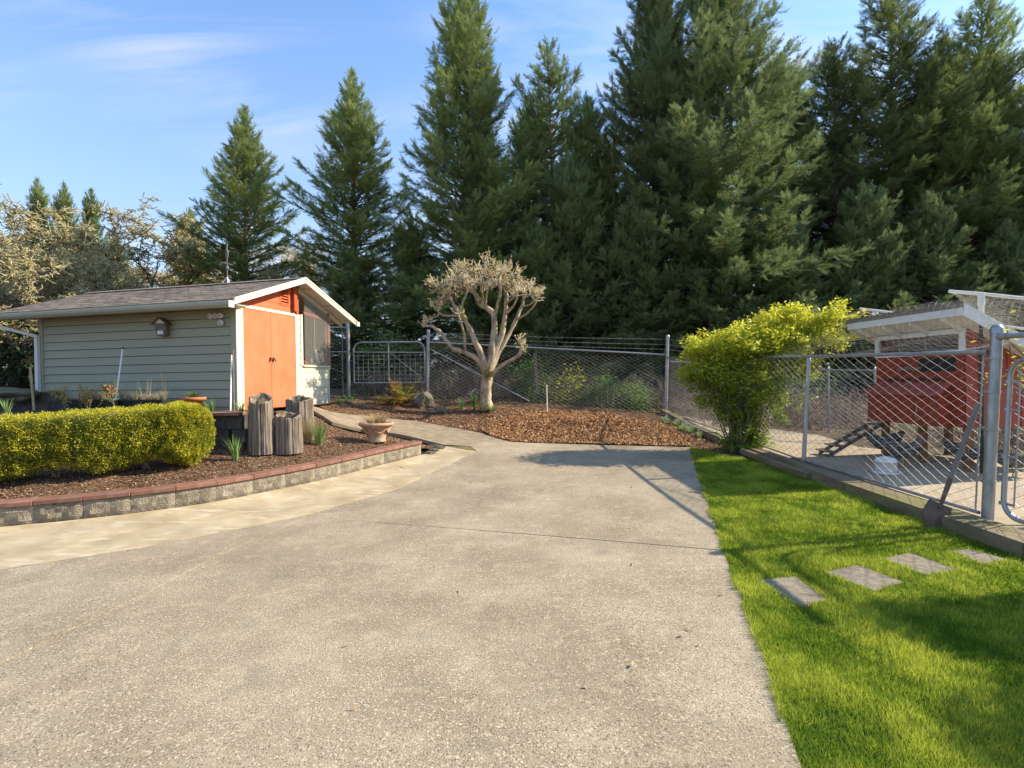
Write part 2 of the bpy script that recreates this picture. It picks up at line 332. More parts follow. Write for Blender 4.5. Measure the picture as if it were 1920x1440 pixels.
M_conbark = mat('conifer_bark', (.13,.095,.07), .95, (.20,.16,.125), 6, 6, (.35,.65), .8, 18, .03, stretch=(1,1,.3))
M_oakbark = mat('mossy_oak_bark', (.14,.095,.06), .95, (.09,.06,.04), 5, 6, (.35,.65), .8, 14, .03, extra=[((.20,.16,.025),1.6,.50,.62,.8)])
M_stem = mat('shrub_stem', (.16,.12,.085), .9, (.26,.21,.15), 6, 5, (.3,.7), .4, 40, .006)
M_bramble = mat('bramble_cane', (.18,.135,.095), .9, (.34,.27,.20), 4, 4, (.3,.7))
M_straw = mat('dry_straw', (.38,.28,.15), .9, (.50,.39,.23), 9, 3, (.3,.7))
M_rock = mat('field_rock', (.12,.10,.08), .95, (.20,.175,.14), 5, 7, (.35,.65), .9, 16, .04, extra=[((.13,.13,.03),3,.52,.64,.7)])
M_clear = None
def clearmat():
    m = bpy.data.materials.new('clear_corrugated_plastic'); m.use_nodes = True; N, L = m.node_tree.nodes, m.node_tree.links
    N.remove(N['Principled BSDF']); o = N['Material Output']; t = N.new('ShaderNodeBsdfTransparent'); t.inputs[0].default_value = (.80,.80,.76,1)
    g = N.new('ShaderNodeBsdfPrincipled'); g.inputs['Base Color'].default_value = (.62,.58,.50,1); g.inputs['Roughness'].default_value = .18
    s = N.new('ShaderNodeMixShader'); s.inputs[0].default_value = .20; L.new(t.outputs[0], s.inputs[1]); L.new(g.outputs[0], s.inputs[2]); L.new(s.outputs[0], o.inputs[0]); return m
M_clear = clearmat()
M_dark = mat('dark_interior', (.03,.028,.025), .9)
M_black = mat('black_iron', (.02,.02,.02), .5)
M_steelold = mat('rusty_blade', (.13,.085,.065), .7, (.20,.14,.11), 9, 5, (.3,.7), .2, 40, .002, metal=.3)
M_greyhandle = mat('grey_handle', (.17,.155,.135), .85, (.24,.22,.19), 9, 5, (.3,.7), .2, 30, .003, stretch=(1,1,.2))
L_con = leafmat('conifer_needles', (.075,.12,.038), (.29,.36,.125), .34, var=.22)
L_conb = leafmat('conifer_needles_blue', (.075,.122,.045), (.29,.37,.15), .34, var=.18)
L_cony = leafmat('conifer_needles_yellow', (.08,.12,.035), (.30,.37,.12), .36, var=.15)  # slightly yellower needle colour
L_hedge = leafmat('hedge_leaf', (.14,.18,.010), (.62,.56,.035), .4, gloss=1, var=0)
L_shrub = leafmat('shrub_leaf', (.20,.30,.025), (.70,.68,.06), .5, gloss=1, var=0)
L_grass = leafmat('grass_blade', (.12,.22,.014), (.50,.55,.07), .5, var=0)
L_lichen = leafmat('lichen_twigs', (.48,.41,.21), (.85,.78,.48), .4, var=.12)
L_twig = leafmat('pruned_twig', (.50,.41,.26), (.80,.70,.48), .1, var=0)
L_bud = leafmat('spring_bud', (.50,.46,.05), (.72,.64,.10), .4, var=0)
L_rhodo = leafmat('rhododendron_leaf', (.022,.05,.014), (.09,.14,.03), .12, gloss=1, var=.1)
L_rhodo2 = leafmat('bronze_leaf', (.18,.16,.05), (.50,.34,.14), .3, gloss=1, var=.1)
L_fern = leafmat('fern_frond', (.17,.24,.03), (.48,.27,.07), .35, var=0)
L_under = leafmat('undergrowth_leaf', (.08,.17,.03), (.21,.35,.075), .4, var=.2)
L_daff = leafmat('daffodil_leaf', (.10,.22,.05), (.30,.42,.14), .35, var=0)
L_straw = leafmat('straw_blade', (.36,.27,.12), (.62,.52,.30), .35, var=0)
L_chip = leafmat('mulch_chip', (.10,.052,.027), (.42,.27,.15), 0, var=0)
L_chip2 = leafmat('fresh_mulch_chip', (.19,.08,.03), (.66,.38,.17), 0, var=0)

# ------------------------------------------------------------------ ground
curb_px = [(0,988),(112,978),(223,966),(300,956),(378,945),(450,932),(518,918),(577,906),(632,893),(680,881),(722,870),(758,861),(790,853)]
curb = upl(curb_px); c0 = curb[0]; c1 = curb[1]
dx, dy = c0[0]-c1[0], c0[1]-c1[1]; l = math.hypot(dx, dy)
curb = [(c0[0]+dx/l*3.2, c0[1]+dy/l*2.6-.05), (c0[0]+dx/l*1.6, c0[1]+dy/l*1.5)]+curb
path_low = upl([(623,792),(678,805),(734,812),(787,823),(832,834)])
_pl = [(-4.35,10.75), (-4.22,10.5)]+list(path_low); _pl = [(a[0]*(1-t)+b[0]*t, a[1]*(1-t)+b[1]*t) for a, b in zip(_pl[:-1], _pl[1:]) for t in (0, .33, .66)]+[_pl[-1]]
BED = _tps(np.array([tuple(q) for q in BED0]+[(x-.05, y-.06, G(x, y)-.05) for x, y in _pl], float), .005)
path_up = upl([(941,822),(900,811),(844,801),(780,789),(740,786),(680,779),(620,772)])
WALLY = 7.75
bed_poly = curb+[path_low[-1]]+path_low[::-1][1:]+[(-4.15,10.45),(-4.55,10.2),(-4.9,9.7),(-4.3,WALLY+.1),(-12,WALLY+.1),(-12,4.2)]
drive_back = upl([(832,834),(893,846)])
right_edge = upl([(1296,840),(1335,960),(1358.5,1031),(1425,1200),(1477,1357)])
ex, ey = right_edge[-1]; fx, fy = right_edge[0]; sl_ = (fx-ex)/(fy-ey)
right_edge.append((ex-sl_*(ey+3), -3))
# base ground
xs = np.concatenate([[-300,-150,-80,-50,-35,-25], np.arange(-20, 20.1, .25), [25,35,50,80,150,300]])
ys = np.concatenate([[-300,-100,-40,-15], np.arange(-6, 34, .25), [36,40,50,70,110,180,300]])
X, Y = np.meshgrid(xs, ys); Z = G(X, Y)-.02
Z += .05*np.array([mnoise.noise(Vector((x*.7, y*.7, 0))) for x, y in zip(X.ravel(), Y.ravel())]).reshape(X.shape)*np.clip((Y-15)/3, 0, 1)
inb = inpoly(X.ravel(), Y.ravel(), bed_poly).reshape(X.shape) | ((X < -4.4) & (X > -13) & (Y > 7.6) & (Y < 13.5))
Z = np.where(inb, np.minimum(Z-.4, .2), Z)
Z = np.clip(Z, -.6, 2.2); nx, ny = len(xs), len(ys)
idx = np.arange(nx*ny).reshape(ny, nx)
q = np.stack([idx[:-1,:-1], idx[:-1,1:], idx[1:,1:], idx[1:,:-1]], -1).reshape(-1, 4)
mesh_np('ground', np.stack([X, Y, Z], -1).reshape(-1, 3), q, M_litter, smooth=True)['kind'] = 'structure'
# terrace
ter = sheet('terrace_soil', [(-13,WALLY+.05),(-4.25,WALLY+.05),(-4.35,8.9),(-4.75,9.75),(-4.05,12.6),(-4.05,13.6),(-13,13.6)], TZ, -.012, M_mulch, .5, kind='structure', rough=.03)
bed = sheet('planting_bed', bed_poly, BED, -.02, M_mulch, .12, kind='structure', rough=.035)
# driveway
drive = empty('driveway', (0,0,0), kind='structure')
creamlow = upl([(893,846),(808,887),(750,916),(633,949),(578,966),(475,987),(260,1029),(0,1070)])
a, b = creamlow[-1], creamlow[-2]; k = 4/math.hypot(a[0]-b[0], a[1]-b[1]); creamlow.append((a[0]+(a[0]-b[0])*k, a[1]+(a[1]-b[1])*k-.3))
diag = upl([(575,969),(425,1035),(260,1120),(0,1245)])
a, b = diag[-1], diag[-2]; k = 4/math.hypot(a[0]-b[0], a[1]-b[1]); diag.append((a[0]+(a[0]-b[0])*k, a[1]+(a[1]-b[1])*k))
cross = upl([(575,970),(960,1000),(1358,1033)])
back = upl([(1296,839),(1065,832),(966,828),(941,822)])
def shrink(poly, d):          # inset polygon by d
    n = len(poly); A = sum(poly[i][0]*poly[(i+1) % n][1]-poly[(i+1) % n][0]*poly[i][1] for i in range(n)); s = 1 if A > 0 else -1; out = []
    for i in range(n):
        p0, p1, p2 = Vector(poly[i-1]), Vector(poly[i]), Vector(poly[(i+1) % n])
        e1, e2 = (p1-p0).normalized(), (p2-p1).normalized()
        n1, n2 = Vector((-e1.y, e1.x))*s, Vector((-e2.y, e2.x))*s; m = (n1+n2)
        m = m/max(m.length_squared, .5)*2 if m.length > 1e-4 else n1
        out.append(tuple(p1+m*d))
    return out
curb_in = [(x, y) for x, y in curb]
cream_poly = curb+[UP(812,846), UP(837,837), creamlow[0]]+creamlow[1:]
mid_poly = creamlow[4:]+diag[::-1][0:]
back_poly = [cross[0], cross[1], cross[2]]+[right_edge[1], right_edge[0]]+back+[UP(880,836), creamlow[0]]+creamlow[1:5]
front_poly = [diag[0]]+cross[1:]+right_edge[3:]+[(-9,-3), (-9, diag[-1][1])]+diag[::-1][:-1]
for nm, po, mt, lab in (('concrete_slab', cream_poly, M_cream, 'smooth pale slab along the curb'), ('concrete_slab', mid_poly, M_conc, None), ('concrete_slab', back_poly, M_conc, None), ('concrete_slab', front_poly, M_conc, None)):
    o = sheet(nm, shrink(po, .008), G, .004, mt, .3, parent=drive, thick=.03)
    if lab: o['label'] = lab
allj = sheet('joint_filler', [(-9.2,-3.2), right_edge[-1]]+right_edge[::-1][1:]+back+[UP(880,836)]+[UP(837,837), UP(812,846)]+curb[::-1]+[(-9.2,5)], G, -.004, M_moss, .5, parent=drive)
pathp = [UP(832,834)]+path_low[::-1][1:]+[(-4.25,10.6),(-4.45,11.2)]+path_up[::-1]+[UP(880,836.5)]
sheet('garden_path', shrink(pathp, .006), G, .003, M_path, .25, kind='structure', thick=.06)
# mulch area behind the drive
fence_back = [(-2.25,14.3),(4.28,14.6)]
mul_poly = back[::1]+path_up[1:]+[(-4.2,11.4),(-4.1,14.5),(-2.25,14.55),(4.1,14.75),(4.15,9.8),UP(1405,850),UP(1310,846)]
def mound(x, y):
    x = np.asarray(x, float); y = np.asarray(y, float)
    return G(x, y)+.17*np.exp(-((x-1.7)/1.7)**2-((y-12.1)/.75)**2)
sheet('mulch_ground', mul_poly, lambda x, y: mound(x, y), -.004, M_mulch, .15, kind='structure', rough=.02)
fresh_poly = upl([(962,829),(1065,832.5),(1290,838.5),(1300,825),(1240,800),(1180,785),(1110,775),(1020,772),(950,785),(900,808),(925,820)])
sheet('fresh_bark_ground', fresh_poly, mound, .02, M_mulch2, .12, kind='structure', rough=.03)
# chicken yard
kerb_out = [(4.02,2.0),(4.07,4.16),(4.09,6.46),(4.13,8.0),(4.13,9.8),(4.1,14.5)]
sheet('chicken_yard', [(4.2,1),(4.25,14.4),(6.0,12.9),(6.8,11.6),(6.5,9.8),(7.2,8.6),(9.5,7.0),(12,6),(12,1)], G, .015, M_yard, .4, kind='structure')
sheet('yard_soil', [(4.3,14.7),(12,14.7),(14,5.5),(11,5.5),(9.4,6.6),(7,8.2),(6.2,9.8),(6.5,11.6),(5.8,12.7)], G, -.001, M_litter, .5, kind='structure', rough=.04)
# lawn
lawn_poly = [(x+.01, y) for x, y in right_edge[::1]][::-1]+[(4.0,8.6),(4.09,6.46),(4.07,4.16),(4.05,2.6),(9,2.2),(9,-3)]
lawn_poly = [(x, y) for x, y in lawn_poly]
lawn = sheet('lawn', lawn_poly, G, -.004, M_lawnsoil, .2, kind='structure', rough=.015)
stones_px = [[(1425,1091),(1492,1085),(1550,1127),(1500,1139)],[(1549,1076),(1609,1063),(1691,1094),(1637,1110)],
 [(1656,1050),(1706,1040),(1796,1071),(1736,1080)],[(1783,1036),(1819,1033),(1894,1052),(1845,1060)]]
stones = [upl(s) for s in stones_px]
stones = [[(cx_+(x-cx_)*1.07, cy_+(y-cy_)*1.07) for x, y in st] for st in stones for cx_, cy_ in [(sum(p[0] for p in st)/4, sum(p[1] for p in st)/4)]]
slab_lab = ['square aggregate stepping stone nearest the driveway edge', 'square aggregate stepping stone second from the driveway',
 'square aggregate stepping stone third from the driveway', 'square stepping stone nearest the kerb and gate, half hidden by grass']
for s, lb in zip(stones, slab_lab):
    o = sheet('stepping_stone', s, G, .013, M_stone, .5, thick=.06); bevel(o, .004)
    tag(o, lb, 'stepping stone', 'stepping stones across the lawn')
# grass blades
def grass(name, poly, n, hmin, hmax, wmin, wmax, avoid=(), dens=None, mt=None, fn=G):
    q = scatter_poly(poly, n, dens); keep = np.ones(len(q), bool)
    for s in avoid: keep &= ~inpoly(q[:, 0], q[:, 1], s)
    q = q[keep]; n = len(q); z = fn(q[:, 0], q[:, 1])-.004
    cl_ = np.array([mnoise.noise(Vector((x*2.6, y*2.6, 1)))+.6*mnoise.noise(Vector((x*9, y*9, 4))) for x, y in q])
    D = np.hypot(q[:, 0], q[:, 1]); h = rng.uniform(hmin, hmax, n)*(1+.45*cl_); w = rng.uniform(wmin, wmax, n)*np.clip(D/3.2, .8, 2.2)
    a = rng.uniform(0, 2*math.pi, n); la = rng.uniform(0, 2*math.pi, n); lean = rng.uniform(.1, .9, n)*h
    B = np.stack([q[:, 0], q[:, 1], z], 1); t = np.stack([np.cos(a), np.sin(a), 0*a], 1)*w[:, None]/2
    ld = np.stack([np.cos(la)*lean, np.sin(la)*lean, h], 1)
    V = np.stack([B-t, B+t, B+ld], 1).reshape(-1, 3); Fc = np.arange(3*n).reshape(-1, 3)
    ti = np.clip(.45+.75*cl_+rng.normal(0, .3, n), 0, 1)
    o = mesh_np(name, V, Fc, mt or L_grass, tint=np.repeat(ti, 3)); o['kind'] = 'stuff'; return o
vis = lambda x, y: np.where((x < .98*y+.5) | (y < 1), np.clip((3.0/np.maximum(np.hypot(x, y), 1.2))**1.1, .12, 1), 0)*(y > .9)
shr = [shrink(s, .010) for s in stones]
grass_poly = [(x-.022, y) if x < 3.6 and y < 10 and x > -2 and (x, y) in [(a+.01, b) for a, b in right_edge] else (x, y) for x, y in lawn_poly]
grass('grass', grass_poly, 280000, .016, .050, .0030, .0056, shr, vis)
edge_pts = [(x, y) for x, y in right_edge if y > 1]
fr_poly = [(x-.01, y) for x, y in edge_pts]+[(x-.032, y) for x, y in edge_pts[::-1]]
grass('edge_grass', fr_poly, 3000, .02, .055, .003, .0056, (), lambda x, y: np.array([1.0*(mnoise.noise(Vector((a*3, b*3.2, 7))) > .02) for a, b in zip(x, y)]))
# chips
def chips(name, poly, fn, n, s0, s1, mt, dz=.004, dens=None, tilt=.35, avoid=()):
    q = scatter_poly(poly, n, dens); n = len(q); z = fn(q[:, 0], q[:, 1])+dz
    z = z+np.array([.02*mnoise.noise(Vector((x*2.3, y*2.3, 3))) for x, y in q])
    TV = np.array([(-.5,-.16,0),(.5,-.22,0),(.55,.14,0),(-.45,.2,0),(0,0,.12)]); TF = np.array([(0,1,4),(1,2,4),(2,3,4),(3,0,4)])
    d = np.stack([rng.normal(0,1,n), rng.normal(0,1,n), rng.normal(0,tilt,n)], 1)
    M = frames(d, rng.normal(0, tilt, n))*rng.uniform(s0, s1, n)[:, None, None]
    V, Fc, t = inst(TV, TF, M, np.stack([q[:, 0], q[:, 1], z], 1), rng.random(n)**1.6)
    o = mesh_np(name, V, Fc, mt, tint=t); o['kind'] = 'stuff'; return o
chips('bark_chips', fresh_poly, mound, 17000, .03, .075, L_chip2, .03, tilt=.5)
chips('scattered_bark_chips', [p for p in mul_poly], mound, 9000, .025, .065, L_chip2, .012, dens=lambda x, y: np.exp(-((x-1.5)/2.3)**2-((y-12.0)/1.3)**2), tilt=.5)
chips('old_bark_chips', [p for p in mul_poly], mound, 18000, .02, .05, L_chip, .006, dens=lambda x, y: np.clip(1.6-.09*y, .2, 1))
chips('bed_chips', bed_poly, BED, 21000, .015, .04, L_chip, -.012, dens=lambda x, y: ((y < 7.7) | (x > -4.4))*1.0*(x > -7))
# dry litter on the drive
chips('fallen_leaves', [(-1,1.5),(1.4,2.5),(3,9),(-1,9)], G, 46, .012, .035, L_chip, .012)

# ------------------------------------------------------------------ block walls
def blockmesh(w, h, d, amp, seed, nx=7, nz=4):
    r = random.Random(seed); bm = MB(); vs = []; 
    for j in range(nz+1):
        for i in range(nx+1):
            e = i in (0, nx) or j in (0, nz)
            vs.append((-w/2+w*i/nx, -d/2-(0 if e else r.uniform(.15, 1)*amp), h*j/nz))
    fs = [(j*(nx+1)+i, j*(nx+1)+i+1, (j+1)*(nx+1)+i+1, (j+1)*(nx+1)+i) for j in range(nz) for i in range(nx)]
    bm.add(vs, fs)
    bm.add([(-w/2,-d/2,0),(w/2,-d/2,0),(w/2,d/2,0),(-w/2,d/2,0),(-w/2,-d/2,h),(w/2,-d/2,h),(w/2,d/2,h),(-w/2,d/2,h)], [(4,5,6,7),(1,2,6,5),(2,3,7,6),(3,0,4,7)])
    me = bpy.data.meshes.new('block'); me.from_pydata(bm.v, [], bm.f); me.update(); return me
def resample(pts, step):
    P = [Vector((x, y)) for x, y in pts]; L_ = [0]
    for i in range(1, len(P)): L_.append(L_[-1]+(P[i]-P[i-1]).length)
    n = int(L_[-1]/step); out = []
    for k in range(n+1):
        s = L_[-1]-k*step; i = max(j for j in range(len(L_)) if L_[j] <= s+1e-9); i = min(i, len(P)-2)
        t = (s-L_[i])/(L_[i+1]-L_[i]); out.append(P[i].lerp(P[i+1], t))
    return out
cw = empty('curb_wall', (0,0,0), label='low curved retaining edge of grey split-face blocks with red caps beside the driveway', cat='garden wall')
bmv = [blockmesh(.42, .2, .19, .028, s) for s in range(5)]
for m_ in bmv: m_.materials.append(M_block)
capm = MB().box(-.212, .212, -.13, .10, 0, .05).build('cap_stone', M_cap, cw); bevel(capm, .006)
rp = resample(curb, .425); first = True
for i in range(len(rp)-1):
    p, q_ = rp[i+1], rp[i]; m_ = (p+q_)/2; an = math.atan2(q_.y-p.y, q_.x-p.x); z = G(m_.x, m_.y)
    nx_, ny_ = -math.sin(an)*.095, math.cos(an)*.095
    pit = -math.atan2(G(q_.x, q_.y)-G(p.x, p.y), .425)
    o = ob('block', bmv[i % 5], None, cw); o.location = (m_.x+nx_, m_.y+ny_, z-.005); o.rotation_euler = (0, pit, an)
    pc = q_.lerp(p, .27) if i == 0 else q_.lerp(p, .27)
    m2 = q_.lerp(p, .5)
    c = capm if first else copy_of(capm, cw); first = False
    c.location = (m2.x+nx_*1.05, m2.y+ny_*1.05, z+.197+random.uniform(0, .004)); c.rotation_euler = (0, pit, an+random.uniform(-.008, .008))
sheet('corner_soil', upl([(783,856),(812,848),(842,838),(832,831),(795,834)]), G, -.007, M_soil, .2, kind='structure')
# retaining wall behind the hedge
rw = empty('retaining_wall', (-4.0, WALLY, .5), label='dark concrete block retaining wall with red cap behind the clipped hedge', cat='garden wall')
dk = [blockmesh(.395, .19, .19, .005, s, 4, 2) for s in range(3)]
for m_ in dk: m_.materials.append(M_blockdark)
for row in range(3):
    for k in range(20):
        o = ob('block', dk[(k+row) % 3], None, rw); o.location = (-.17-.4*k-(.2 if row % 2 else 0), 0, -.075+.197*row)
o = ob('block', dk[0], None, rw); o.location = (-.02, 0, .122); o.scale = (.5, 1, 1)
for k in range(20):
    c = copy_of(capm, rw, (-.2-.43*k, -.01, .517), (0,0,0)); 
for row in range(3):
    for k in range(2):
        o = ob('block', dk[(k+row) % 3], None, rw); o.location = (-.0, .3+.4*k, -.075+.197*row); o.rotation_euler = (0,0,math.pi/2)
# second wall at far left
bw = empty('back_block_wall', (-8.0, 10.6, 1.0), label='low dark block wall at the left edge under the rhododendron', cat='garden wall')
for row in range(2):
    for k in range(10):
        o = ob('block', dk[(k+row) % 3], None, bw); o.location = (-1.15-.4*k-(.2 if row else 0), 0, .0+.197*row-.02)
# timber kerb on the right
kb = empty('timber_kerb', (4.2,4,0), label='mossy timber and concrete kerb under the chain-link fence of the chicken run', cat='kerb')
ky = [2.0,4.16,6.46,8.2,10.0,12.2,14.5]
for i in range(len(ky)-1):
    y0, y1 = ky[i]+.006, ky[i+1]-.006; x0 = np.interp([y0, y1], [p[1] for p in kerb_out], [p[0] for p in kerb_out])
    w = .34 if y1 < 8.3 else .2
    g0, g1 = G(x0[0], y0), G(x0[1], y1)
    bt = [(x0[0]-4.2,y0-4,g0-.1),(x0[0]+w-4.2,y0-4,g0-.1),(x0[1]+w-4.2,y1-4,g1-.1),(x0[1]-4.2,y1-4,g1-.1)]
    tp = [(x,y,z+.1+(.13 if y < 4.5 else .11)) for x,y,z in bt]
    m_ = MB().hexa(bt, tp).build('beam', M_timber, kb); bevel(m_, .012, 2)
for i, (y0, y1) in enumerate(((7.2,9.2),)):
    m_ = MB().beam((-.12,y0-4,G(4.05,y0)+.05),(-.16,y1-4,G(4.05,y1)+.06),.09,.1).build('beam', M_timber, kb); bevel(m_, .01)
# ------------------------------------------------------------------ shed (local: +x out of the door face, +y along it, -x along the long wall)
RZ = -math.atan2(.247, .969)
shed = empty('garden_shed', (-5.15, 9.8, 1.0), RZ, 'sage green garden shed with bright orange double doors and a shingled gable roof', 'shed')
SM = Matrix.Translation((-5.15, 9.8, 1.0)) @ Matrix.Rotation(RZ, 4, 'Z')
def sw(x, y, z): return SM @ Vector((x, y, z))
LW, EZ, RI, SY = 4.91, 2.0, 2.72, 1.6      # wall length, eave height, ridge height, ridge y
def roofz(y): return EZ+(RI-EZ)*(1-abs(y-SY)/2.0)
box('wall', -LW+.02, -.03, .03, 1.72, -.3, 1.98, M_dark, shed)
box('floor', -LW+.02, -.03, 1.72, 2.88, -.3, .0, M_greywood, shed)
bh = .168; proto = None  # gaps between boards show the dark wall, in place of lap shadows
for k in range(13):
    z0 = -.12+bh*k
    if proto is None:
        m_ = MB(); m_.add([(-LW+.1,-.024,0),(-.1,-.024,0),(-.1,-.004,bh-.009),(-LW+.1,-.004,bh-.009),(-LW+.1,.02,0),(-.1,.02,0),(-.1,.02,bh-.009),(-LW+.1,.02,bh-.009)],
                [(0,1,2,3),(1,5,6,2),(4,0,3,7),(0,4,5,1),(3,2,6,7)]); proto = m_.build('siding_board', M_siding, shed); c = proto
    else: c = copy_of(proto, shed)
    c.location = (0, 0, z0)
    if k == 12: c.scale = (1, 1, .55)
box('corner_board', -LW, -LW+.1, -.034, .02, -.15, 2.0, M_siding, shed)
box('corner_board', -.1, .0, -.034, .0, -.15, 2.0, M_siding, shed)
box('corner_board', .0, .028, -.03, .085, -.15, 2.0, M_trim, shed, bev=.003)
m_ = MB(); m_.add([(x, y, z) for x in (-LW, -LW+.02) for y, z in ((.03,-.2),(2.88,-.2),(2.88,2.05),(1.6,2.6),(.03,2.05))], [(0,1,2,3,4),(9,8,7,6,5)]+[(i,5+i,5+(i+1)%5,(i+1)%5) for i in range(5)]); m_.build('wall', M_siding, shed)
box('wall', -LW, -.02, 2.86, 2.9, -.2, 2.1, M_siding, shed)
# door face
df = box('door_frame', .0, .03, .085, .145, -.1, 1.985, M_trim, shed, bev=.003)
box('door_frame', .0, .03, 1.675, 1.76, -.1, 1.985, M_trim, shed, bev=.003)
box('door_frame', .0, .033, .145, 1.675, 1.93, 1.99, M_trim, shed, bev=.003)
for y0, y1 in ((.15, .907), (.913, 1.67)):
    d_ = box('door', -.01, .02, y0, y1, -.02, 1.925, M_orange, shed, bev=.003)
    yh = .865 if y0 < .5 else .965
    h = MB().tube([(.02,yh,.98),(.06,yh,.985),(.075,yh,.955),(.07,yh,.92)], .011, 6).tube([(.02,yh,1.01),(.022,yh,.93)], .018, 6).build('handle', M_black, d_)
box('latch', .02, .03, .925, .945, .78, .83, M_galv, shed)
# coral gable boards above the door
def gab(y0, y1, z0, z1, m, name='gable_board', x0=-.0, x1=.02):
    ys_ = np.linspace(y0, y1, 5); b_, t_ = [], []
    zt = [min(z1, roofz(y)-.05) for y in ys_]
    m_ = MB()
    for i in range(4):
        if zt[i] <= z0+.004 and zt[i+1] <= z0+.004: continue
        za, zb = max(zt[i], z0+.002), max(zt[i+1], z0+.002)
        m_.hexa([(x0,ys_[i],z0),(x1,ys_[i],z0),(x1-.0,ys_[i+1],z0),(x0,ys_[i+1],z0)], [(x0,ys_[i],za),(x1-.008,ys_[i],za),(x1-.008,ys_[i+1],zb),(x0,ys_[i+1],zb)])
    return m_.build(name, m, shed)
for k in range(5):
    z0 = 1.992+.155*k; gab(0.05 if k == 0 else .0+max(0, (z0-EZ)/.36-.25), 1.66 if k < 1 else 1.22, z0, z0+.150, M_coral)
gab(1.47, 1.66, 2.148, 2.7, M_coral)
vt = box('vent', -.02, .0, 1.22, 1.47, 2.15, 2.58, M_dark, shed)
for k in range(7):
    MB().beam((.012,1.225,2.17+.058*k),(.012,1.465,2.17+.058*k),.05,.012,(1,0,1.2)).build('slat', M_coral, vt)
MB().box(.02,.03,1.20,1.225,2.14,2.58).box(.02,.03,1.465,1.49,2.14,2.62).box(.02,.03,1.2,1.49,2.12,2.145).build('frame', M_coral, vt)
box('post', .022, .10, 1.56, 1.66, 2.03, 2.62, M_redpost, shed, bev=.004)
box('post', .022, .06, 1.675, 1.76, 1.99, 2.6, M_redpost, shed, bev=.004)
# narrow strip and lower boards right of the door, cream
for k in range(13):
    z0 = -.12+bh*k; y1 = 1.86 if z0 > .80 else 2.9
    h_ = min(bh, 1.99-z0)
    MB().add([(.018,1.765,z0),(.018,y1,z0),(.006,y1,z0+h_),(.006,1.765,z0+h_),(-.02,1.765,z0),(-.02,y1,z0)], [(0,1,2,3),(4,5,1,0)]).build('siding_board', M_creamsid, shed) if z0 < 1.9 else None
box('corner_board', .0, .03, 1.86, 1.93, .86, 2.0, M_trim, shed, bev=.003)
box('corner_board', -.02, .028, 2.88, 2.92, -.15, .85, M_creamsid, shed)
box('sill', -.02, .05, 1.93, 2.92, .84, .87, M_trim, shed)
# clear corrugated panel
m_ = MB(); n = 96; vs = []; 
for i in range(n+1):
    y = 1.95+.99*i/n; x = .045+.011*math.cos(i*2*math.pi/6); zt = roofz(y)-.16
    vs += [(x, y, .82), (x, y, zt)]
m_.add(vs, [(2*i, 2*i+2, 2*i+3, 2*i+1) for i in range(n)], True); m_.build('clear_panel', M_clear, shed)
MB().beam((.02,1.95,2.05),(.02,2.93,1.96),.03,.06).build('rail', M_redpost, shed)
box('post', -.03, .02, 2.9, 2.96, .85, 2.15, M_redpost, shed)
box('post', -.06, .0, 2.38, 2.42, .85, 2.2, M_greywood, shed)
box('shelf', -.5, -.05, 1.95, 2.9, .86, .885, M_greywood, shed)
for k in range(6): box('back_panel', -.95, -.93, 1.73+.19*k, 1.91+.19*k, .9, 2.1, M_greywood, shed)
# right-hand overhang: rafters and corrugated sheet; left: shingles on deck
RX0, RX1 = -LW-.81, .35
def slab(name, ya, yb, x0, x1, dz0, dz1, m):
    return MB().hexa([(x0,ya,roofz(ya)+dz0),(x1,ya,roofz(ya)+dz0),(x1,yb,roofz(yb)+dz0),(x0,yb,roofz(yb)+dz0)],
                     [(x0,ya,roofz(ya)+dz1),(x1,ya,roofz(ya)+dz1),(x1,yb,roofz(yb)+dz1),(x0,yb,roofz(yb)+dz1)]).build(name, m, shed)
deck = slab('roof', -.42, 1.6, RX0+.02, RX1-.03, -.035, -.004, M_creamsid)
slab('roof', 1.6, 2.75, RX0+.02, -.3, -.035, -.004, M_creamsid)
slab('roof', 1.62, 3.6, RX0+.02, RX1-.6, -.0, .02, M_shin)
rows = 14; cols = 20; sw_ = (RX1-RX0)/cols; dy_ = 2.02/rows; sp = []
for v_ in range(4):
    r = random.Random(v_); th = .010+.004*r.random(); w0 = sw_-.006
    m_ = MB().hexa([(0,0,0),(w0,0,0),(w0,dy_+.02,-.004),(0,dy_+.02,-.004)], [(0,0,th),(w0,0,th),(w0,dy_+.02,.003),(0,dy_+.02,.003)])
    sp.append(m_.build('shingle', M_shin, deck))
used = [False]*4; sang = math.atan((RI-EZ)/2.0)
for r in range(rows):
    for c_ in range(cols):
        k = random.randrange(4); o = copy_of(sp[k], deck) if used[k] else sp[k]; used[k] = True
        y = -.44+dy_*r; off = (.5 if r % 2 else 0)*sw_
        x = RX0+c_*sw_+off
        o.location = (x, y, roofz(y)+.0+random.uniform(0, .003)); o.rotation_euler = (sang, 0, random.uniform(-.006, .006))
        if r % 2 and c_ == cols-1:
            o.scale.x = .48; o2 = copy_of(o, deck); o2.location.x = RX0+.003
MB().beam((RX0,1.53,RI+.004),(RX1,1.53,RI+.004),.16,.012,(0,-.34,1)).beam((RX0,1.68,RI+.002),(RX1,1.68,RI+.002),.16,.012,(0,.34,1)).build('ridge_cap', M_shin, deck)
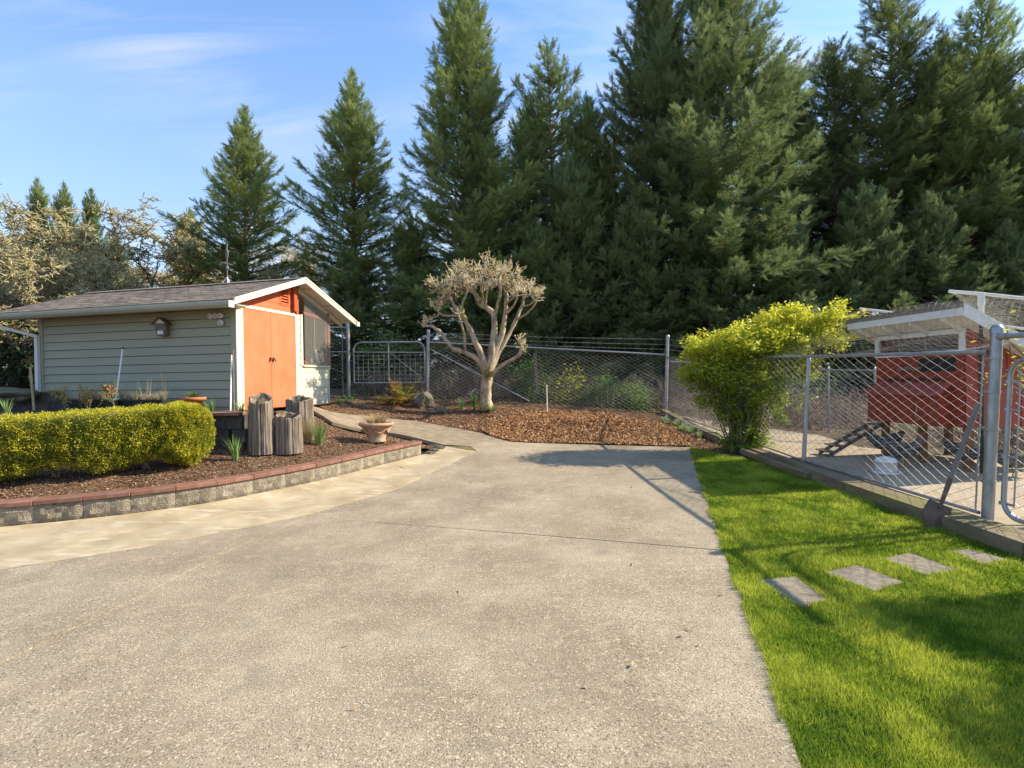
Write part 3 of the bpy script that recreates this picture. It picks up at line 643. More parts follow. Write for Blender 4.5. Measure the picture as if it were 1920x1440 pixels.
# corrugated right slope: waves run along x
m_ = MB(); n = 130; vs = []
for i in range(n+1):
    y = 1.66+1.98*i/n; z = roofz(y)-.02+.010*math.cos(i*2*math.pi/5); vs += [(-.75, y, z), (RX1-.02, y, z)]
m_.add(vs, [(2*i, 2*i+1, 2*i+3, 2*i+2) for i in range(n)]); m_.build('corrugated_roof', M_white, shed)
for x in (-.02, ):
    MB().beam((x,1.7,roofz(1.7)-.10),(x,3.55,roofz(3.55)-.10),.04,.1,(0,0,1)).build('rafter', M_trim, shed)
for y in (1.95, 2.75, 3.45):
    MB().beam((-.6,y,roofz(y)-.055),(RX1-.03,y,roofz(y)-.055),.04,.05).build('purlin', M_trim, shed)
# rake and fascia boards
for ya, yb, nm in ((-.44, 1.6, 'rake_board'), (1.6, 3.66, 'rake_board')):
    for (x, h, z, t) in ((RX1, .115, -.035, .03), (RX1+.018, .035, .012, .022)):
        MB().hexa([(x-t/2,ya,roofz(ya)+z-h/2),(x+t/2,ya,roofz(ya)+z-h/2),(x+t/2,yb,roofz(yb)+z-h/2),(x-t/2,yb,roofz(yb)+z-h/2)],
                  [(x-t/2,ya,roofz(ya)+z+h/2),(x+t/2,ya,roofz(ya)+z+h/2),(x+t/2,yb,roofz(yb)+z+h/2),(x-t/2,yb,roofz(yb)+z+h/2)]).build(nm, M_trim, shed)
box('eave_end', RX1-.03, RX1+.03, 3.62, 3.74, EZ-.11, EZ+.0, M_white, shed)
box('fascia', RX0, RX1-.02, -.44, -.425, EZ-.16, EZ-.03, M_gutter, shed)
box('soffit', RX0, RX1-.04, -.42, -.03, EZ-.10, EZ-.085, M_gutter, shed)
gz = roofz(-.5)-.02
pr = [(-.44,0),(-.44,-.095),(-.50,-.10),(-.545,-.06),(-.56,-.02),(-.56,0),(-.55,0),(-.548,-.015),(-.535,-.052),(-.497,-.088),(-.45,-.085),(-.45,0)]
m_ = MB(); vs = [(x, y, gz+z) for x in (RX0-.02, RX1) for y, z in pr]; k = len(pr)
m_.add(vs, [(i, (i+1) % k, k+(i+1) % k, k+i) for i in range(k)]); g_ = m_.build('gutter', M_gutter, shed)
MB().box(RX1-.0,RX1+.012,-.565,-.44,gz-.11,gz+.005).box(RX0-.03,RX0-.018,-.565,-.44,gz-.11,gz+.005).build('end_cap', M_white, g_)
ds = MB().beam((-LW-.55,-.5,gz-.06),(-LW-.55,-.5,gz-.24),.075,.06,(0,1,0)).beam((-LW-.55,-.5,gz-.2),(-LW-.0,-.075,gz-.42),.075,.06).beam((-LW-.0,-.07,gz-.39),(-LW-.0,-.07,.22),.08,.06,(0,1,0)).build('downspout', M_white, shed)
MB().tube([(-LW,-.07,.26),(-LW+.01,-.08,.22),(-LW+.05,-.10,0.0)], [.07,.062,.055], 10).build('drain_pipe', M_terra, ds)
# things beside and on the shed
def P(name, label, cat, loc, rz=0, group=None): return empty(name, loc, rz, label, cat, group)
hb = P('bee_house', 'small wooden bee house with a shingled gable roof hung on the sage siding', 'bee house', sw(-1.62,-.02,1.42), RZ+.25)
MB().hexa([(-.085,-.15,-.0),(.085,-.15,0),(.085,0,0),(-.085,0,0)],[(-.11,-.17,.24),(.11,-.17,.24),(.11,0,.24),(-.11,0,.24)]).build('body', M_greywood, hb)
MB().box(-.06,.05,-.158,-.152,.03,.19).build('mesh_front', M_white, hb)
MB().add([(-.11,-.165,.24),(.11,-.165,.24),(0,-.165,.33),(-.11,0,.24),(.11,0,.24),(0,0,.33)],[(0,1,2),(3,5,4),(1,4,5,2),(0,2,5,3)]).build('gable', M_white, hb)
MB().hexa([(-.15,-.22,.215),(0,-.22,.335),(0,.0,.335),(-.15,.0,.215)],[(-.15,-.22,.23),(0,-.22,.352),(0,.0,.352),(-.15,.0,.23)]).hexa([(0,-.22,.335),(.15,-.22,.215),(.15,0,.215),(0,0,.335)],[(0,-.22,.352),(.15,-.22,.23),(.15,0,.23),(0,0,.352)]).build('roof', M_wood, hb)
cu = P('shell_cluster', 'cluster of round white ceramic nest cups fixed high by the corner of the siding', 'wall ornament', sw(-.30,-.02,1.66), RZ)
for i, (x, z) in enumerate(((-.20,.10),(-.09,.10),(.02,.10),(.02,-.03))):
    MB().lathe([(.0,-.05),(.04,-.048),(.052,-.02),(.054,.02),(.042,.035),(.036,.02),(.028,-.02),(0,-.03)], 14).build('cup', M_white, cu)
    o = [q for q in bpy.data.objects if q.parent == cu][-1]; o.location = (x, -.06, z); o.rotation_euler = (math.pi/2, 0, 0)
MB().tube([(-.28,-.04,.10),(-.24,-.05,.10)], .022, 8).box(-.28,.06,-.012,.0,.085,.115).build('bracket', M_white, cu)
def pole(name, label, cat, a, b, r, m, tip=None):
    o = MB().tube([a, b], r, 8).build(name, m); tag(o, label, cat)
    if tip: MB().tube([Vector(b), Vector(b)+(Vector(b)-Vector(a)).normalized()*.05], r*1.15, 8).build('tip', tip, o)
    return o
pole('metal_pole', 'thin white pole with a black tip leaning against the middle of the sage siding', 'pole', at(216,756,9.35), at(230,655,9.98), .014, M_plastic, M_black)
pole('metal_pole', 'white pipe leaning at the right end of the sage siding beside the corner', 'pole', at(432,770,9.35), at(434,666,9.72), .014, M_plastic)
pole('wooden_stake', 'brown stake standing beside the white pipe at the shed corner', 'stake', at(439,770,9.4), at(437,656,9.72), .012, M_greywood)
pole('bamboo_cane', 'pale cane standing left of the white downspout', 'cane', at(64,770,10.2), at(57,688,10.3), .022, M_straw)
pole('plastic_stake', 'thin white marker stake standing in front of the back chain-link fence', 'stake', at(1026,771,13.7), at(1025,722,13.7), .014, M_plastic)
# weather vane on ridge
wvp = sw(-1.66, 1.6, RI+.0)
M_oldsteel = mat('aged_steel', (.16,.16,.15), .6, metal=.4)
wv = P('weather_vane', 'grey metal weather vane with crossed arms on the shingled shed ridge', 'weather vane', wvp, RZ)
MB().tube([(0,0,.02),(0,0,.62)], .012, 6).build('rod', M_oldsteel, wv)
MB().tube([(-.09,-.08,-.02),(0,0,.16)], .012, 6).tube([(.09,-.08,-.02),(0,0,.16)], .012, 6).tube([(0,.1,-.02),(0,0,.16)], .012, 6).build('stand', M_white, wv)
MB().lathe([(0,-.055),(.03,-.035),(.04,0),(.03,.035),(0,.055)], 12, (0,0,.36)).build('ball', M_oldsteel, wv)
MB().tube([(-.17,0,.46),(.17,0,.46)], .007, 5).tube([(0,-.17,.46),(0,.17,.46)], .007, 5).box(-.21,-.16,-.004,.004,.43,.49).box(.16,.21,-.004,.004,.43,.49).build('direction_arms', M_oldsteel, wv)
MB().add([(-.03,-.01,.58),(.025,-.01,.58),(.04,-.01,.70),(.01,-.01,.78),(.025,-.01,.9),(-.01,-.01,.9),(-.03,-.01,.72),(-.03,.01,.58),(.025,.01,.58),(.04,.01,.70),(.01,.01,.78),(.025,.01,.9),(-.01,.01,.9),(-.03,.01,.72)],
  [(0,1,2,3,4,5,6),(13,12,11,10,9,8,7)]+[(i,7+i,7+(i+1)%7,(i+1)%7) for i in range(7)]).build('figure', M_oldsteel, wv)
# bottles behind the clear panel
for i, (y, h, r, m, lb) in enumerate(((2.05,.22,.045,M_white,'white bottle at the left end of the shelf behind the clear panel'),(2.25,.12,.11,M_red2,'red container on the shelf behind the clear panel'),
      (2.55,.20,.04,M_plastic,'slim pale bottle beside the big white jug'),(2.68,.42,.085,M_white,'large white jug on the shelf behind the clear panel'))):
    t_ = P('bottle', lb, 'bottle', sw(-.2, y, .888), 0); MB().lathe([(0,0),(r,0),(r,h*.65),(r*.4,h*.8),(r*.4,h*.92),(0,h*.92)], 12).build('body', m, t_)
    MB().lathe([(0,h*.9),(r*.45,h*.9),(r*.45,h),(0,h)], 10).build('cap', M_dark, t_)
# ------------------------------------------------------------------ chain link
def chain(p0, p1, zb0, zb1, zt0, zt1, parent, r=.0026, p=.090, name='chain_link_mesh'):
    p0, p1 = Vector((p0[0], p0[1])), Vector((p1[0], p1[1])); L_ = (p1-p0).length; d = (p1-p0)/L_; nn = Vector((-d.y, d.x))
    nw = max(2, int(L_/p)); H = max(zt0-zb0, zt1-zb1); nr = int(H/(p*.53))
    i = np.arange(nw)[:, None]; k = np.arange(nr+1)[None]
    s = (i+.5)*p+np.where((i+k) % 2 == 0, 1, -1)*p/2*.96; s = np.clip(s, 0, L_); f = s/L_
    zb = zb0+(zb1-zb0)*f; zt = zt0+(zt1-zt0)*f; z = zb+(zt-zb)*k/nr
    off = np.where(k % 2 == 0, 1, -1)*r*1.1
    wob = .006*np.sin(s*3.1+z*2)
    PP = np.stack([p0.x+d.x*s+nn.x*(off+wob), p0.y+d.y*s+nn.y*(off+wob), z], -1)
    A = PP[:, :-1].reshape(-1, 3); B = PP[:, 1:].reshape(-1, 3); V, Fc = segs(A, B, r)
    o = mesh_np(name, V, Fc, M_wire, parent, smooth=True); o['kind'] = 'stuff'; return o
def gp(x, y): return G(x, y)
def post(parent, x, y, z0, z1, r, lean=0, name='post', m=None):
    o = MB().tube([(x, y, z0), (x+lean*(z1-z0), y, z1-.02)], r, 14).lathe([(r*1.12,0),(r*1.12,.05),(r*.7,.085),(0,.09)], 14, (x+lean*(z1-z0), y, z1-.05)).build(name, m or M_galv, parent); return o
def bands(parent, x, y, zs, r, lean, z0):
    for z in zs: MB().tube([(x+lean*(z-z0), y, z-.012), (x+lean*(z-z0), y, z+.012)], r*1.18, 14).box(x+lean*(z-z0)-.006, x+lean*(z-z0)+.006, y, y+r+.05, z-.012, z+.012).build('clamp', M_galv, parent)
FA, FB, FC_ = Vector((4.5, 4.96)), Vector((4.36, 7.84)), Vector((4.28, 14.6))
side = empty('side_fence', (0,0,0), label='galvanized chain-link fence between the lawn and the chicken run', cat='fence')
LN = .055
zA, zB, zC = gp(*FA)+.10, gp(*FB)+.10, gp(*FC_)+.02
post(side, FA.x, FA.y, zA-.1, zA+1.80, .048, LN, 'gate_post'); bands(side, FA.x, FA.y, (zA+.35, zA+.85, zA+1.2, zA+1.52), .048, LN, zA)
post(side, FB.x, FB.y, zB-.1, zB+1.56, .03, LN)
hA, hB, hC = 1.58, 1.60, 1.52
rl = lambda a, b, za, zb, r=.021, nm='top_rail': MB().tube([(a[0], a[1], za), (b[0], b[1], zb)], r, 10).build(nm, M_galv, side)
FA2 = (FA.x+LN*1.5-.02, FA.y+.05); FBt = (FB.x+LN*1.55, FB.y)
rl(FA2, FBt, zA+hA, zB+hB, .022); rl(FBt, (FC_.x, FC_.y-.05), zB+hB, zC+hC)
rl((FA.x-.03, FA.y+.05), FB, zA+.04, zB+.05, .018, 'bottom_rail'); rl(FB, FC_, zB+.04, zC+.03, .012, 'bottom_rail')
def chain_lean(a, b, zb0, zb1, zt0, zt1, parent, ln, r=.0023):
    o = chain(a, b, zb0, zb1, zt0, zt1, parent, r=r); me = o.data; n = len(me.vertices); co = np.empty(n*3, np.float32); me.vertices.foreach_get('co', co); co = co.reshape(-1, 3)
    co[:, 0] += ln*(co[:, 2]-zb0); me.vertices.foreach_set('co', co.ravel()); me.update(); return o
chain_lean((FA.x, FA.y+.1), FB, zA+.05, zB+.05, zA+hA+.02, zB+hB+.02, side, LN)
chain_lean(FB, FC_, zB+.03, zC, zB+hB+.02, zC+hC+.02, side, .02, .0023)
MB().tube([(FA.x+.0, FA.y+.12, zA+.05), (FA.x+LN*1.5, FA.y+.12, zA+hA)], .008, 6).build('tension_bar', M_galv, side)
# barbed strands along the far half of the side fence are part of the back fence
gate = empty('walk_gate', (0,0,0), label='galvanized chain-link walk gate with rounded pipe frame at the right edge', cat='gate')
gy0, gy1 = 4.80, 3.72; gz0, gz1 = zA+.06, zA+1.50; gx = 4.50
def gpt(y, z): return (gx+LN*(z-zA)+.0, y, z)
rr = .16; fr = [gpt(gy0-rr, gz0)]
fr = [gpt(gy1, gz0)]+[gpt(gy0-rr+rr*math.sin(a), gz0+rr-rr*math.cos(a)) for a in np.linspace(0, math.pi/2, 7)]+[gpt(gy0-rr+rr*math.cos(a), gz1-rr+rr*math.sin(a)) for a in np.linspace(0, math.pi/2, 7)]+[gpt(gy1, gz1), gpt(gy1, gz0)]
MB().tube(fr, .022, 10).build('frame', M_galv, gate)
MB().tube([gpt(gy0-.1, gz0+.1), gpt(gy0-.1, gz1-.1)], .007, 6).build('tension_bar', M_galv, gate)
c = chain((gx, gy0-.06), (gx, gy1), gz0+.02, gz0+.02, gz1, gz1, gate, r=.0023); c.location.x = 0
me = c.data; co = np.empty(len(me.vertices)*3, np.float32); me.vertices.foreach_get('co', co); co = co.reshape(-1, 3); co[:, 0] += LN*(co[:, 2]-zA); me.vertices.foreach_set('co', co.ravel())
for z in (gz0+.12, gz0+.55, gz0+.98, gz1-.2):
    y = gy0; MB().tube([gpt(y+.01, z-.015), gpt(y+.01, z+.015)], .028, 10).box(gx+LN*(z-zA)-.006, gx+LN*(z-zA)+.006, y-.1, y+.02, z-.01, z+.01).build('hinge_band', M_galv, gate)
MB().tube([(FA.x+LN*1.72, FA.y, zA+1.72), (FA.x+LN*1.7, 3.6, zA+1.70)], .026, 10).tube([(FA.x+LN*1.72, FA.y, zA+1.72), (FA.x+LN*1.72, FA.y-.12, zA+1.72)], .034, 10).build('header_rail', M_galv, side)
# back fence
backf = empty('back_fence', (0,0,0), label='chain-link fence with barbed wire strands along the foot of the dark conifers', cat='fence')
BP0, BP1 = at(801, 752, 14.3), Vector((FC_.x, FC_.y, 0)); zb0, zb1 = gp(BP0.x, BP0.y), gp(*FC_)
t0_, t1_ = at(805, 641, 14.3).z, at(1240, 665, 14.6).z
post(backf, BP0.x, BP0.y, zb0-.1, at(803,620,14.3).z, .045, .03); post(backf, BP1.x, BP1.y, zb1-.1, at(1249,630,14.6).z, .05, .035); bands(backf, BP1.x, BP1.y, (zb1+.4, zb1+1.0, zb1+1.3), .05, .03, zb1)
MB().tube([(BP0.x, BP0.y, t0_), (BP1.x, BP1.y, t1_)], .024, 8).build('top_rail', M_galv, backf)
chain((BP0.x, BP0.y), (BP1.x, BP1.y), zb0+.02, zb1+.02, t0_+.02, t1_+.03, backf, r=.0026)
MB().tube([at(808,655,14.3), at(992,752,14.35)], .018, 8).build('brace', M_galv, backf)
MB().beam(at(1008,738,14.5), at(1003,662,14.5), .09, .09, (1,0,0)).build('wooden_post', M_greywood, backf)
for k, (va, vb) in enumerate(((624,636),(631,646),(637,655))):
    a, b = at(805, va, 14.3), at(1248, vb, 14.6); pts = [a.lerp(b, t)+Vector((0,0,-.03*math.sin(math.pi*t))) for t in np.linspace(0, 1, 12)]
    m_ = MB().tube(pts, .003, 4)
    for t in np.linspace(.02, .98, 44):
        p = a.lerp(b, t)+Vector((0,0,-.03*math.sin(math.pi*t))); m_.tube([p+Vector((-.01,0,-.02)), p+Vector((.01,0,.02))], .004, 3, False)
    m_.build('barbed_wire', M_wire, backf)
    c_ = at(1248, vb, 14.6); d_ = at(1440, vb+14, 9.4); MB().tube([c_, c_.lerp(d_, .5)+Vector((0,0,-.05)), d_], .004, 4).build('barbed_wire', M_wire, backf)
# section by the shed and field gate
sf = empty('corner_fence', (0,0,0), label='short chain-link panel with a steel post between the shed and the field gate', cat='fence')
pA, pB = at(612, 735, 14.0), at(654, 725, 14.3); zt_ = at(650, 614, 14.3).z
post(sf, pB.x, pB.y, gp(pB.x, pB.y)-.1, at(653,608,14.3).z, .05); MB().tube([(pA.x-1.2,pA.y-.1,zt_), (pB.x,pB.y,zt_)], .022, 8).build('top_rail', M_galv, sf)
zm_ = at(650,660,14.3).z; MB().tube([(pA.x-1.2,pA.y-.1,zm_), (pB.x,pB.y,zm_)], .018, 8).build('mid_rail', M_galv, sf)
MB().tube([(pB.x-.16,pB.y,zt_), (pB.x-.16,pB.y,1.0)], .012, 6).build('tension_bar', M_galv, sf)
chain((pA.x-1.2, pA.y-.1), (pB.x, pB.y), 1.02, 1.0, zt_, zt_, sf, r=.0024)
fg = empty('field_gate', (0,0,0), label='grey tubular field gate with square wire mesh left of the leaning fence brace', cat='gate')
D_ = 14.35; ga = at(664, 718, D_); gb = at(797, 718, D_); zt_ = at(700,642,D_).z; zb_ = at(700,718,D_).z
gX = lambda t, z: (ga.x+(gb.x-ga.x)*t, D_, z); r_ = .22; wd = gb.x-ga.x
fr = [gX(0, zb_)]+[(ga.x+r_-r_*math.cos(a), D_, zt_-r_+r_*math.sin(a)) for a in np.linspace(0, math.pi/2, 6)]+[(gb.x-r_+r_*math.sin(a), D_, zt_-r_+r_*math.cos(a)) for a in np.linspace(0, math.pi/2, 6)]+[gX(1, zb_), gX(0, zb_)]
MB().tube(fr, .024, 8).build('frame', M_galv, fg)
zm_ = at(700, 660, D_).z; MB().tube([gX(0, zm_), gX(1, zm_-.03)], .018, 8).build('rail', M_galv, fg); MB().tube([gX(.49, zb_), gX(.49, zt_)], .02, 8).build('upright', M_galv, fg)
MB().tube([gX(.51, zm_-.03), gX(.97, zb_+.1)], .012, 6).build('brace', M_galv, fg)
A, B = [], []
for t in np.linspace(.06, .94, 13): A.append(gX(t, zb_)); B.append(gX(t, zm_))
for z in np.linspace(zb_+.1, zm_-.1, 7): A.append(gX(0, z)); B.append(gX(1, z))
V, Fc = segs(A, B, .0045, 4); mesh_np('wire_grid', V, Fc, M_wire, fg)
# far fence of the chicken run
rf = empty('run_fence', (0,0,0), label='low chain-link fence at the far side of the chicken run behind the coop', cat='fence')
rp0 = Vector((4.45, 14.45)); ppx = [(1474, 14.0), (1553, 12.1), (1640, 11.0)]
q0 = [(p_.x, p_.y) for p_ in [at(u, 690, d) for u, d in ppx]]
pts_ = [(4.4, 14.5)]+q0+[(9.8, 10.2), (13, 10)]
for i in range(len(pts_)-1):
    a, b = pts_[i], pts_[i+1]; za, zb = gp(*a), gp(*b)
    ha, hb_ = 1.45, 1.45
    MB().tube([(a[0],a[1],za+ha), (b[0],b[1],zb+hb_)], .018, 8).build('top_rail', M_galv, rf); post(rf, b[0], b[1], zb-.1, zb+hb_+.03, .024)
    chain(a, b, za+.02, zb+.02, za+ha, zb+hb_, rf, r=.0022)

# ------------------------------------------------------------------ coop
COX, COY = 6.34, 7.3
coop = empty('chicken_coop', (COX, COY, .115), math.atan2(.14, 1.6), 'red raised chicken coop with white screened window band and white-edged roof', 'chicken coop')
# local: +y away from camera along the window face (x=0), +x into the depth
CL, CD = 1.6, 1.75; cz = lambda x: 2.02-.50*x        # underside of roof
def cbox(name, x0, x1, y0, y1, z0, z1, m, par=None, bev=0): return box(name, x0, x1, y0, y1, z0, z1, m, par or coop, bev=bev)
for x, y in ((.05,.06),(.05,.8),(.05,1.52),(1.2,.06),(1.2,1.52)): cbox('leg', x, x+.09, y-.045, y+.045, -.1, .72, M_wood, bev=.004)
cbox('floor', 0.02, CD, .02, CL-.02, .66, .72, M_greywood)
nb = 9
for k in range(nb):     # battens on the window face below the white band
    y0 = k*CL/nb; cbox('panel', .0, .02, y0+.002, y0+CL/nb-.002, .62, 1.655, M_red)
wf = cbox('window_frame', -.022, -.002, .0, CL, 1.66, 1.72, M_white)
MB().box(-.022,.02,.0,CL,1.95,2.02).box(-.022,.02,.0,.085,1.72,1.95).box(-.022,.02,CL-.07,CL,1.72,1.95).build('board', M_white, wf)
MB().box(0,.02,.62,.66,1.72,1.95).box(0,.02,1.1,1.14,1.72,1.95).build('mullion', M_greywood, wf)
cbox('inner_wall', .9, .93, .05, CL-.05, .75, 1.75, M_dark)
A, B = [], []
for t in np.arange(.09, CL-.07, .06): A.append((-.004,t,1.72)); B.append((-.004,t,1.95))
for t in np.arange(1.72, 1.95, .06): A.append((-.004,.09,t)); B.append((-.004,CL-.07,t))
V, Fc = segs(A, B, .0008, 3); mesh_np('screen', V, Fc, M_net, wf)
# nest box
nbx = MB().hexa([(-.20,.22,.62),(-.0,.22,.62),(-.0,1.55,.62),(-.20,1.55,.62)],[(-.20,.22,1.07),(-.0,.22,1.22),(-.0,1.55,1.22),(-.20,1.55,1.07)]).build('nest_box', M_red, coop)
nl = MB().hexa([(-.25,.18,1.06),(-.0,.18,1.245),(-.0,1.59,1.245),(-.25,1.59,1.06)],[(-.25,.18,1.08),(-.0,.18,1.265),(-.0,1.59,1.265),(-.25,1.59,1.08)]).build('lid', M_red2, nbx)
cbox('strip', -.03,-.005,.3,1.4,1.285,1.31, M_dark); cbox('strip', -.05,-.010,.70,1.12,1.44,1.49, M_greywood)
cbox('hatch', -.008,-.002,.15,.75,1.42,1.62, M_dark)
MB().tube([(-.21,.6,.95),(-.225,.55,.9),(-.22,.6,.75),(-.21,.52,.7)], .008, 5).build('cord', M_straw, coop)
# camera-facing side wall: board and batten
ns = 8
for k in range(ns):
    x0 = k*CD/ns; x1 = x0+CD/ns-.012
    MB().hexa([(x0,-.0,.62),(x1,-.0,.62),(x1,.02,.62),(x0,.02,.62)],[(x0,0,cz(x0)),(x1,0,cz(x1)),(x1,.02,cz(x1)),(x0,.02,cz(x0))]).build('panel', M_red2, coop)
    MB().hexa([(x1-.02,-.014,.62),(x1+.02,-.014,.62),(x1+.02,.0,.62),(x1-.02,.0,.62)],[(x1-.02,-.014,cz(x1)),(x1+.02,-.014,cz(x1)),(x1+.02,0,cz(x1)),(x1-.02,0,cz(x1))]).build('batten', M_red2, coop)
cbox('wall', CD-.02, CD, 0.02, CL, .62, cz(CD), M_red); 
MB().hexa([(.02,CL-.02,.62),(CD,CL-.02,.62),(CD,CL,.62),(.02,CL,.62)],[(.02,CL-.02,cz(.02)),(CD,CL-.02,cz(CD)),(CD,CL,cz(CD)),(.02,CL,cz(.02))]).build('wall', M_red, coop)
# roof
X0, X1, Y0, Y1 = -.34, CD+.2, -.28, CL+.22
def cslab(name, x0, x1, y0, y1, a, b, m, par=coop):
    return MB().hexa([(x0,y0,cz(x0)+a),(x1,y0,cz(x1)+a),(x1,y1,cz(x1)+a),(x0,y1,cz(x0)+a)],[(x0,y0,cz(x0)+b),(x1,y0,cz(x1)+b),(x1,y1,cz(x1)+b),(x0,y1,cz(x0)+b)]).build(name, m, par)
ro = cslab('roof', X0+.02, X1-.02, Y0+.02, Y1-.02, .01, .03, M_white)
m_ = MB(); vs = []; n = 90
for i in range(n+1):
    y = Y0-.01+(Y1-Y0+.02)*i/n; z = .145+.012*math.sin(i*1.26); vs += [(X0-.02, y, cz(X0-.02)+z), (X1, y, cz(X1)+z)]
m_.add(vs, [(2*i, 2*i+1, 2*i+3, 2*i+2) for i in range(n)]); m_.build('corrugated_sheet', mat('roof_sheet', (.42,.38,.28), .8, (.52,.47,.36), 5), ro)
MB().box(X0-.01, X0+.015, Y0, Y1, cz(X0)-.03, cz(X0)+.075).build('fascia', M_white, ro); MB().box(X0-.016, X0+.012, Y0, Y1, cz(X0)+.077, cz(X0)+.15).build('roof_edge', M_greywood, ro)
for yy in (Y0, Y1): cslab('rake_board', X0+.016, X1, yy-.012, yy+.012, -.03, .15, M_white, ro)
for y in (.02, .55, 1.05, 1.55): cslab('rafter', X0+.02, .0, y, y+.04, -.07, .008, M_white, ro)
# ramp
ra, rb = at(1545, 834, 8.9), at(1645, 792, 9.0); rm = empty('chicken_ramp', (0,0,0), label='weathered cleated plank ramp leading up under the coop', cat='ramp')
ra.z = gp(ra.x, ra.y)+.03
MB().beam(ra+Vector((0,.14,0)), rb+Vector((0,.14,0)), .03, .05).beam(ra-Vector((0,.14,0)), rb-Vector((0,.14,0)), .03, .05).build('stringer', M_greywood, rm)
for k in range(6):
    p = ra.lerp(rb, .04+.17*k)+Vector((0,0,.045)); MB().box(-.07,.07,-.2,.2,-.012,.012, Matrix.Translation(p)).build('tread', M_greywood, rm)
# posts and net
nt = empty('run_netting', (0,0,0), label='sagging wire bird netting held up by white pipes over the chicken run', cat='netting')
MB().tube([at(1779,546,7.4), at(1842,551,7.1), at(1925,560,6.9), at(2050,570,6.6)], .022, 8).build('pipe', M_plastic, nt)
MB().tube([at(1612,579,12), at(1672,586,11.5)], .03, 8).build('pipe', M_plastic, nt)
MB().tube([at(1850,606,9.4), at(1990,628,9.0)], .022, 8).build('pipe', M_plastic, nt)
MB().tube([at(1641,584,11.8), at(1641,612,11.8)], .06, 8).build('sleeve', M_plastic, nt)
tp = MB().tube([at(1839,592,7.1), at(1842,888,7.1)], .022, 6).build('steel_post', M_tpost, nt)
MB().tube([at(1840,550,7.1), at(1840,572,7.1)], .04, 10).tube([at(1840,570,7.1), at(1840,594,7.1)], .032, 10).build('sleeve', M_plastic, nt)
MB().tube([at(1585,640,8.2), at(1637,632,8.6)], .012, 6).build('cane', M_straw, nt)
def netsurf(grid, nu, nv, name, r=.0008, p=.045):
    """grid: rows of 3-D points (bilinear patches); diamond wires over it"""
    g = np.array([[tuple(q) for q in row] for row in grid], float); R, Cc = g.shape[:2]
    def ev(u, v):
        u = np.clip(u, 0, 1)*(R-1); v = np.clip(v, 0, 1)*(Cc-1); i = np.minimum(u.astype(int), R-2); j = np.minimum(v.astype(int), Cc-2); a = (u-i)[..., None]; b = (v-j)[..., None]
        P_ = g[i, j]*(1-a)*(1-b)+g[i+1, j]*a*(1-b)+g[i, j+1]*(1-a)*b+g[i+1, j+1]*a*b
        P_[..., 2] += .02*np.sin(u*7+v*3)-.03*np.sin(np.pi*a[..., 0])*np.sin(np.pi*b[..., 0])
        return P_
    I, J = np.meshgrid(np.arange(nu+1), np.arange(nv+1), indexing='ij')
    js = (J+.5*(I % 2))/nv; PP = ev(I/nu, js); jit = rng.normal(0, .004, PP.shape); PP = PP+jit
    A, B = [], []
    A.append(PP[:-1].reshape(-1, 3)); B.append(PP[1:].reshape(-1, 3))
    e = PP[:-1:2, 1:]; f = PP[1::2, :-1]; m_ = min(len(e), len(f)); A.append(e[:m_].reshape(-1, 3)); B.append(f[:m_].reshape(-1, 3))
    e = PP[1:-1:2, :-1]; f = PP[2::2, 1:]; m_ = min(len(e), len(f)); A.append(e[:m_].reshape(-1, 3)); B.append(f[:m_].reshape(-1, 3))
    A = np.concatenate(A); B = np.concatenate(B); ok = np.linalg.norm(A-B, axis=1) < .4; V, Fc = segs(A[ok], B[ok], r)
    o = mesh_np(name, V, Fc, M_net, nt); o['kind'] = 'stuff'
T = [at(1779,547,7.4), at(1842,551,7.1), at(2050,570,6.6)]
tl = at(1612,579,12); t2 = at(1672,586,11.5)
sx_ = FBt[0]
netsurf([[(FA2[0], FA2[1], zA+hA), (FA2[0]+.3, 4.4, zA+1.75), (5.5, 3.6, 2.4)],
         [(FBt[0], 6.4, (zA+zB)/2+hA), (5.6, 6.2, 2.05), (6.9, 5.5, 2.5)],
         [(FBt[0], FBt[1], zB+hB), (6.0-.15, 7.3, 2.52), (7.6, 7.0, 2.58)],
         [(4.36, 10.3, zB+1.72), (6.2, 9.0, 2.5), (8.6, 9.2, 2.1)],
         [(4.3, 12.6, zC+1.5), (tl.x, tl.y, tl.z), (10, 11.2, 2.2)]], 72, 40, 'net')
netsurf([[T[0], T[1], T[2]], [at(1850,606,9.4), at(1920,616,9.2), at(2090,640,8.9)], [(8.2,11,1.5), (10,10.5,1.6), (13,10,1.7)]], 44, 40, 'net')
